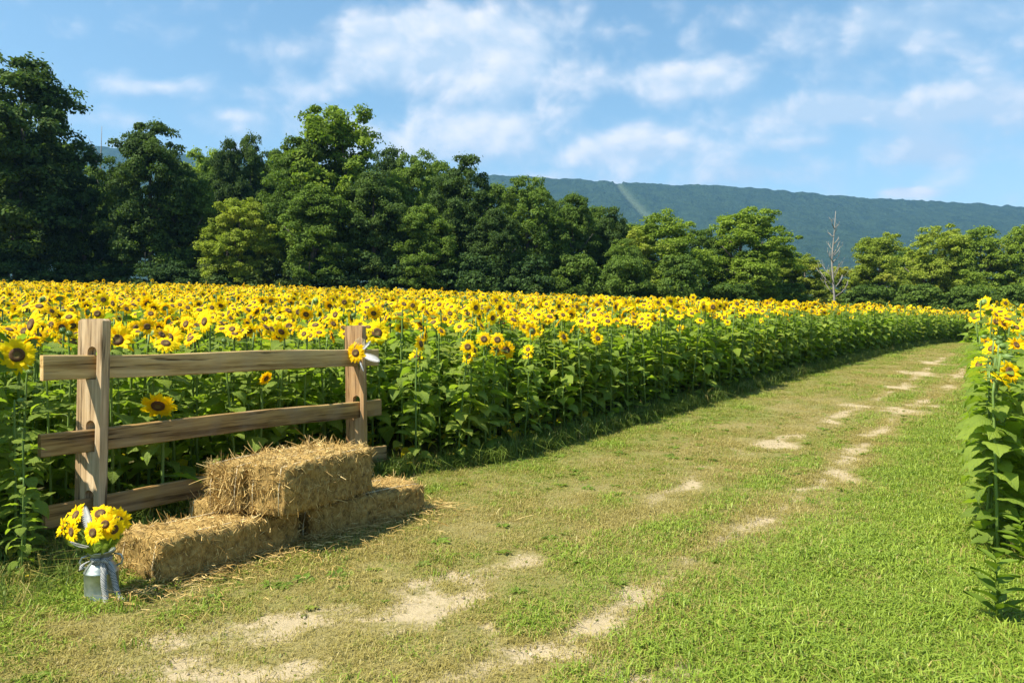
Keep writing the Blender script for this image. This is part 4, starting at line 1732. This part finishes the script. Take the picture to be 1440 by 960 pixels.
def strands(pos, dirs, lens, w, rg, sag=.25):
    """thin bent stalks as two quads each"""
    n = len(pos)
    side = np.cross(dirs, rg.normal(size=(n, 3)))
    side /= np.linalg.norm(side, axis=1)[:, None] + 1e-9
    ww = (w * rg.uniform(.6, 1.4, n))[:, None]
    p1 = pos + dirs * (lens * .5)[:, None]
    bend = rg.normal(size=(n, 3)) * .22
    bend[:, 2] -= sag
    d2 = dirs + bend
    d2 /= np.linalg.norm(d2, axis=1)[:, None]
    p2 = p1 + d2 * (lens * .5)[:, None]
    V = np.stack([pos - side * ww, pos + side * ww, p1 + side * ww, p1 - side * ww, p2 + side * ww * .7, p2 - side * ww * .7], 1).reshape(-1, 3)
    o = np.arange(n)[:, None] * 6
    Fq = np.concatenate([o + np.array([[0, 1, 2, 3]]), o + np.array([[3, 2, 4, 5]])])
    return V, Fq


def bale(loc, rz, L, W, H, seed, label, nst=5200, frayed=.0, pitch=0):
    root = bpy.data.objects.new('hay_bale', None)
    COL.objects.link(root)
    root.location = loc
    root.rotation_euler = (pitch, 0, rz)
    tag(root, label, 'hay bale', 'hay bales by the fence')
    b = bale_mesh(L, W, H, seed)
    obj('bale_body', b.mesh('bale_body', [M['bale']]), root)
    rg = np.random.default_rng(seed)
    V = np.array(b.v)
    fi = np.array(b.f)
    q = V[fi]
    c = q.mean(1)
    nrm = np.cross(q[:, 2] - q[:, 0], q[:, 3] - q[:, 1])
    area = np.linalg.norm(nrm, axis=1)
    nrm /= area[:, None] + 1e-9
    ok = nrm[:, 2] > -.6
    pr = np.where(ok, area, 0)
    pr /= pr.sum()
    ch = rg.choice(len(c), nst, p=pr)
    uv = rg.uniform(-.5, .5, (nst, 2))
    P = c[ch] + (q[ch, 1] - q[ch, 0]) * uv[:, :1] + (q[ch, 3] - q[ch, 0]) * uv[:, 1:]
    N = nrm[ch]
    # stalks lie mostly across the bale on top, up and down on the sides, splayed on the ends
    t = rg.normal(size=(nst, 3))
    top = np.abs(N[:, 2]) > .6
    end = np.abs(N[:, 1]) > .6
    t[:, 1] *= np.where(end, 1, .45)
    t[:, 2] *= np.where(top, .3, 1.7)
    t -= N * (t * N).sum(1)[:, None]
    t /= np.linalg.norm(t, axis=1)[:, None] + 1e-9
    out = np.abs(rg.normal(size=nst)) * np.where(top, .10, .07) + np.where(end, .22 + frayed * 1.2, .0) * rg.uniform(0, 1, nst)
    d = t + N * out[:, None]
    d /= np.linalg.norm(d, axis=1)[:, None]
    ln = rg.uniform(.025, .075, nst) * (1 + frayed * end * 1.2)
    stray = rg.uniform(0, 1, nst) < .018
    ln = np.where(stray, ln * 1.8, ln)
    d = np.where(stray[:, None], d * .6 + N * .8, d)
    d /= np.linalg.norm(d, axis=1)[:, None]
    v, f = strands(P - N * .004, d, ln, .0019, rg, .08)
    v[:, 2] = np.maximum(v[:, 2], .004)
    st = obj('loose_straw', np_mesh('loose_straw', v, f, [M['straw']]), root)
    st['kind'] = 'stuff'
    for tx in (-.17, .17):
        tw_ = MB()
        x_ = tx * W / .5
        tw_.tube([(x_, -L / 2 - .004, .02), (x_, -L / 2 - .006, H * .5), (x_, -L / 2 + .02, H - .012), (x_, -L * .3, H - .002), (x_ + .004, 0, H - .003), (x_, L * .3, H - .002), (x_, L / 2 - .02, H - .012), (x_, L / 2 + .006, H * .5), (x_, L / 2 + .004, .02)], .0032, 5)
        obj('twine', tw_.mesh('twine', [M['raffia']]), root)
    return root


def arot(deg):
    """yaw that turns local +Y to a bearing clockwise from the view direction"""
    return -R(deg)


def bale_at(corner, bearing, L, W, H, z, seed, label, **kw):
    """corner = front corner nearest the camera on the path side"""
    a = Vector((math.sin(R(bearing)), math.cos(R(bearing)), 0))
    nn = Vector((a.y, -a.x, 0))
    c = Vector((*corner, z)) + a * L / 2 - nn * W / 2
    return bale(c, arot(bearing), L, W, H, seed, label, **kw)


bale_at((-1.98, 4.16), 34, 1.00, .47, .295, .0, 1, 'nearest hay bale lying on the ground beside the milk can')
bale_at((-1.375, 5.03), 40, 1.08, .47, .295, .0, 2, 'far hay bale on the ground, mostly under the stacked one')
bale_at((-1.967, 5.056), 34, .95, .46, .295, .0, 4, 'hay bale on the ground behind, almost hidden under the stack', nst=2500)
bale_at((-1.43, 4.66), 25, .94, .32, .335, .297, 3, 'stacked hay bale on the path side, its top in full sun', frayed=.1, nst=5200)
bale_at((-1.75, 4.77), 26, .94, .32, .325, .297, 5, 'stacked hay bale on the fence side with splayed straw at its end', frayed=.55, nst=5200)

# straw fallen round the bales
n = 2600
rg = np.random.default_rng(77)
u = rg.uniform(-.3, 2.4, n)
off = rg.gamma(1.3, .13, n) - .1
bx = -1.98 + .575 * u + .82 * off
by = 4.16 + .818 * u - .575 * off
a = rg.uniform(0, 6.28, n)
d = np.stack([np.cos(a), np.sin(a), rg.uniform(0, .35, n)], 1)
v, f = strands(np.stack([bx, by, gz(bx, by) + rg.uniform(.015, .06, n)], 1), d, rg.uniform(.04, .13, n), .0016, rg, .3)
v[:, 2] = np.maximum(v[:, 2], .016)
tag(obj('fallen_straw', np_mesh('fallen_straw', v, f, [M['straw']])), 'loose straw fallen on the grass round the hay bales', kind='stuff')


# ------------------------------------------------------------------ milk can with cut flowers
def lathe(prof, n=28):
    b = MB()
    vs = [(r * math.cos(2 * math.pi * k / n), r * math.sin(2 * math.pi * k / n), z) for r, z in prof for k in range(n)]
    fs = [(i * n + k, i * n + (k + 1) % n, (i + 1) * n + (k + 1) % n, (i + 1) * n + k) for i in range(len(prof) - 1) for k in range(n)]
    b.add(vs, fs)
    return b


CAN = Vector((-2.235, 4.02, 0.008))
can = bpy.data.objects.new('milk_can', None)
COL.objects.link(can)
can.location = CAN
can.rotation_euler = (0, 0, R(20))
tag(can, 'small galvanised milk can holding cut sunflowers, left of the bales', 'milk can')
obj('body', lathe([(0, .004), (.080, .004), (.086, .0), (.086, .012), (.083, .016), (.084, .10), (.0845, .165), (.087, .168), (.087, .174), (.083, .178), (.078, .192), (.062, .215), (.052, .226), (.050, .232)]).mesh('body', [M['zinc']]), can)
obj('neck', lathe([(.050, .228), (.050, .255), (.056, .262), (.066, .276), (.070, .284), (.067, .286), (.060, .278), (.048, .258), (.046, .236), (.0, .232)]).mesh('neck', [M['zinc']]), can)
for s in (-1, 1):
    h = MB()
    h.tube([(s * .076, 0, .196), (s * .098, 0, .205), (s * .104, 0, .228), (s * .094, 0, .252), (s * .060, 0, .262)], .0055, 8)
    obj('handle', h.mesh('handle', [M['zinc']]), can)


def cut_flower(px, py, Y, tilt, turn, size, label, head, foot, group='cut sunflowers in the milk can'):
    x = (px - 720) / F * Y
    z = EYE + (HZ - py) / F * Y
    fwd = Vector((math.sin(R(turn)), -math.cos(R(turn)), 0))
    hn = (fwd * math.cos(R(tilt)) + Vector((0, 0, math.sin(R(tilt))))).normalized()
    hp = Vector((x, Y, z))
    root = bpy.data.objects.new('cut_sunflower', None)
    COL.objects.link(root)
    root.location = foot
    tag(root, label, 'flower', group)
    b = MB()
    f = Vector(foot)
    e = hp - hn * .05 * size - f
    b.tube([Vector((0, 0, 0)), Vector((e.x * .3, e.y * .3, e.z * .62)), e - hn * .02, e], [.005, .005, .005, .006], 5)
    obj('stem', b.mesh('stem', [M['sf_stem']]), root)
    hb, pe, di = HEAD_MESH[head]
    h = bpy.data.objects.new('flower_head', hb)
    COL.objects.link(h)
    h.parent = root
    h.matrix_local = Matrix.Translation(hp - f) @ hn.to_track_quat('Z', 'Y').to_matrix().to_4x4() @ Matrix.Scale(size, 4)
    obj('petals', pe, h)
    obj('disc', di, h)
    return root


FT = CAN + Vector((0, 0, .20))
cut_flower(130, 749, 3.86, 8, -18, .54, 'cut sunflower facing straight out, lowest in the bouquet', 0, FT + Vector((.0, -.01, 0)))
cut_flower(147, 737, 3.91, 18, 4, .54, 'cut sunflower facing out, just right and above the lowest one in the bouquet', 2, FT + Vector((.01, 0, 0)))
cut_flower(165, 733, 4.0, 12, 50, .56, 'cut sunflower turned to the side at the right of the bouquet', 1, FT + Vector((.02, .01, 0)))
cut_flower(140, 722, 4.02, 50, 10, .54, 'cut sunflower turned upward at the top of the bouquet', 4, FT + Vector((.01, .02, 0)))
cut_flower(88, 741, 3.98, 10, -55, .52, 'orange cut sunflower turned away at the left end of the bouquet', 3, FT + Vector((-.02, 0, 0)))
cut_flower(158, 744, 3.93, 5, 30, .52, 'cut sunflower half hidden low at the right of the bouquet', 4, FT + Vector((.02, -.01, 0)))
cut_flower(100, 748, 3.92, 0, -35, .50, 'cut sunflower hanging low at the left of the bouquet', 1, FT + Vector((-.02, -.01, 0)))
cut_flower(106, 724, 4.05, 30, -30, .5, 'cut sunflower behind the white feathery leaf', 1, FT + Vector((-.01, .02, 0)))


def feather(base, tip, w, mat, name, label, cat, n=17, group=None, toward=(0, -1, .2)):
    """plume leaf with barbs, from base to tip"""
    base, tip = Vector(base), Vector(tip)
    d = (tip - base)
    L = d.length
    d.normalize()
    s = d.cross(Vector(toward)).normalized()
    up = s.cross(d)
    root = bpy.data.objects.new(name, None)
    COL.objects.link(root)
    root.location = base
    tag(root, label, cat, group)
    b = MB()
    b.tube([Vector((0, 0, 0)), d * L * .5 + up * .01, d * L], [.003, .0025, .001], 4)
    obj('quill', b.mesh('quill', [mat]), root)
    v = MB()
    for k in range(n):
        u = .18 + .8 * k / (n - 1)
        ww = w * math.sin(math.pi * (u * .9 + .06)) ** .7
        c = d * L * u + up * .01 * math.sin(math.pi * u)
        for sg in (-1, 1):
            t = (s * sg + d * .9).normalized()
            e = c + t * ww
            q = d * L * .045
            v.add([c - q, c + q, e + q * .4 + up * .004, e - q * .2 - up * .004], [(0, 1, 2, 3)])
    obj('vane', v.mesh('vane', [mat], False), root)
    return root


def at_px(px, py, Y):
    return Vector(((px - 720) / F * Y, Y, EYE + (HZ - py) / F * Y))


feather(at_px(133, 770, 3.95), at_px(119, 713, 3.97), .036, M['white_cloth'], 'feathery_leaf', 'white feathery leaf sticking up between the bouquet flowers', 'leaf')
feather(at_px(128, 770, 3.93), at_px(98, 762, 3.80), .012, M['white_cloth'], 'feathery_leaf', 'thin white leaf drooping over the left of the milk can', 'leaf')
feather(at_px(130, 774, 3.92), at_px(142, 766, 3.80), .030, M['sf_leaf'], 'bouquet_leaf', 'pale green leaf hanging below the bouquet over the can rim', 'leaf')
feather(at_px(150, 772, 3.97), at_px(172, 752, 3.95), .034, M['sf_leaf'], 'bouquet_leaf', 'green leaf at the right of the bouquet', 'leaf')
for k, (qx, qy, qY) in enumerate(((112, 745, 4.03), (136, 752, 3.99), (152, 756, 3.94), (120, 760, 3.90), (165, 752, 4.02))):
    feather(at_px(136, 784, 3.98), at_px(qx, qy, qY), .045, M['sf_leaf'], 'bouquet_leaf', ['green leaf behind the white feathery leaf in the bouquet', 'green leaf between the two facing bouquet flowers', 'green leaf under the right bouquet flowers', 'green leaf over the front of the can rim', 'green leaf at the back right of the bouquet'][k], 'leaf', group='leaves in the bouquet')
feather(at_px(122, 772, 3.97), at_px(92, 755, 3.97), .036, M['sf_leaf'], 'bouquet_leaf', 'dark green leaf at the left of the bouquet', 'leaf')


def ribbon_strip(b, pts, w, side):
    side = Vector(side).normalized()
    V = []
    for p in pts:
        V += [Vector(p) - side * w / 2, Vector(p) + side * w / 2]
    b.add(V, [(2 * i, 2 * i + 1, 2 * i + 3, 2 * i + 2) for i in range(len(pts) - 1)])


rib = bpy.data.objects.new('checked_ribbon', None)
COL.objects.link(rib)
rib.location = CAN
tag(rib, 'black and white checked ribbon tied round the milk can, tail on the grass', 'ribbon')
rb_ = lathe([(.0525, .230), (.0545, .233), (.0545, .250), (.0525, .253)])
sol = obj('band', rb_.mesh('band', [M['check']]), rib)


def tail(name, pts, w, side):
    b = MB()
    # smooth the run of the ribbon
    P = [Vector(p) for p in pts]
    Q = []
    for i in range(len(P) - 1):
        p0, p1, p2, p3 = P[max(i - 1, 0)], P[i], P[i + 1], P[min(i + 2, len(P) - 1)]
        for k in range(6):
            t = k / 6
            Q.append(.5 * ((2 * p1) + (p2 - p0) * t + (2 * p0 - 5 * p1 + 4 * p2 - p3) * t * t + (3 * p1 - p0 - 3 * p2 + p3) * t ** 3))
    Q.append(P[-1])
    ribbon_strip(b, Q, w, side)
    o = obj(name, b.mesh(name, [M['check']]), rib)
    md = o.modifiers.new('thickness', 'SOLIDIFY')
    md.thickness = .0015
    return o


tail('tail', [(.030, -.052, .238), (.052, -.075, .205), (.062, -.092, .14), (.074, -.096, .07), (.092, -.112, .022), (.15, -.13, .014)], .030, (1, .25, .1))
tail('tail', [(.038, -.045, .238), (.085, -.052, .18), (.105, -.055, .11), (.135, -.07, .05), (.20, -.09, .03)], .028, (.8, .5, .35))
tail('tail', [(-.035, -.050, .240), (-.062, -.070, .225), (-.066, -.076, .20)], .022, (1, .2, .2))
for s, nm in ((-1, 'loop'), (1, 'loop')):
    tail(nm, [(.03, -.054, .241), (.03 + s * .022, -.074, .250), (.03 + s * .044, -.070, .240), (.03 + s * .03, -.060, .226), (.03, -.055, .238)], .020, (0, .25, 1))

# ------------------------------------------------------------------ decoration on the right post
DY = 7.06
foot = at_px(505, 520, DY)
cut_flower(500, 496, DY - .03, 6, -12, .82, 'sunflower tied to the front of the right fence post', 0, foot, None)
feather(at_px(506, 497, DY - .02), at_px(533, 507, DY - .06), .045, M['white_cloth'], 'feathery_leaf', 'white feathery leaf pointing right from the post flower', 'leaf')
feather(at_px(507, 495, DY - .02), at_px(521, 480, DY - .05), .024, M['white_cloth'], 'feathery_leaf', 'small white leaf pointing up from the post flower', 'leaf')
feather(at_px(505, 505, DY - .02), at_px(511, 522, DY - .06), .016, M['white_cloth'], 'feathery_leaf', 'thin white leaf hanging below the post flower', 'leaf')
rf = bpy.data.objects.new('raffia_tie', None)
COL.objects.link(rf)
rf.location = foot
tag(rf, 'straw coloured raffia loop tying the flower to the right post', 'raffia')
for k in range(5):
    b = MB()
    q = [at_px(496 + k, 500, DY - .02) - foot, at_px(500 + k * 1.5, 478 - k, DY - .03) - foot, at_px(509 + k, 482 - k, DY - .02) - foot, at_px(511 + k * .4, 500, DY - .01) - foot, at_px(506 + k * 1.6, 524 + 2 * k, DY - .03) - foot]
    b.tube(q, .0022, 4)
    obj('strand', b.mesh('strand', [M['raffia']]), rf)

# ------------------------------------------------------------------ plants at the near right corner
def weed_plant(px, py, h, label, seed):
    x, y = pix_ground(px, py)
    g = gzf(x, y)
    rg = random.Random(seed)
    root = bpy.data.objects.new('leafy_weed', None)
    COL.objects.link(root)
    root.location = (x, y, g)
    tag(root, label, 'weed')
    b = MB()
    b.tube([(0, 0, -.02), (.01, 0, h * .5), (0, .01, h)], [.006, .005, .002], 5)
    obj('stem', b.mesh('stem', [M['weed']]), root)
    for k in range(16):
        u = .12 + .86 * k / 15
        a = k * 2.4
        L = .15 * (1.1 - .5 * u)
        l = MB()
        V = []
        for t, w in ((0, .1), (.3, .5), (.6, .42), (1, 0)):
            for s in (-1, 0, 1):
                V.append((L * t, s * w * .26 * L * 2, L * (.7 * t - .35 * t * t) + abs(s) * .012))
        l.add(V, [(i * 3 + j, (i + 1) * 3 + j, (i + 1) * 3 + j + 1, i * 3 + j + 1) for i in range(3) for j in range(2)])
        obj('leaf', l.mesh('weed_leaf', [M['weed']]), root, (0, 0, h * u), (rg.uniform(-.2, .2), rg.uniform(-.2, .2), a))
    return root


for k, (x, y, sc_, lab) in enumerate([(-2.97, 4.50, .56, 'young sunflower at the left picture edge in front of the fence line'), (-3.13, 4.66, .66, 'young sunflower half cut by the left picture edge, below the rail ends'),
                                     (-2.80, 4.22, .40, 'smallest young sunflower in the weeds at the left picture edge')]):
    PLANTS[7].place((x, y, 0), k * 2.0, sc_, lab, None)
weed_plant(1402, 880, .34, 'dark leafy weed at the near right corner of the path', 4)
weed_plant(1436, 800, .30, 'small leafy weed under the right row by the picture edge', 8)
print('objects', len(bpy.data.objects))
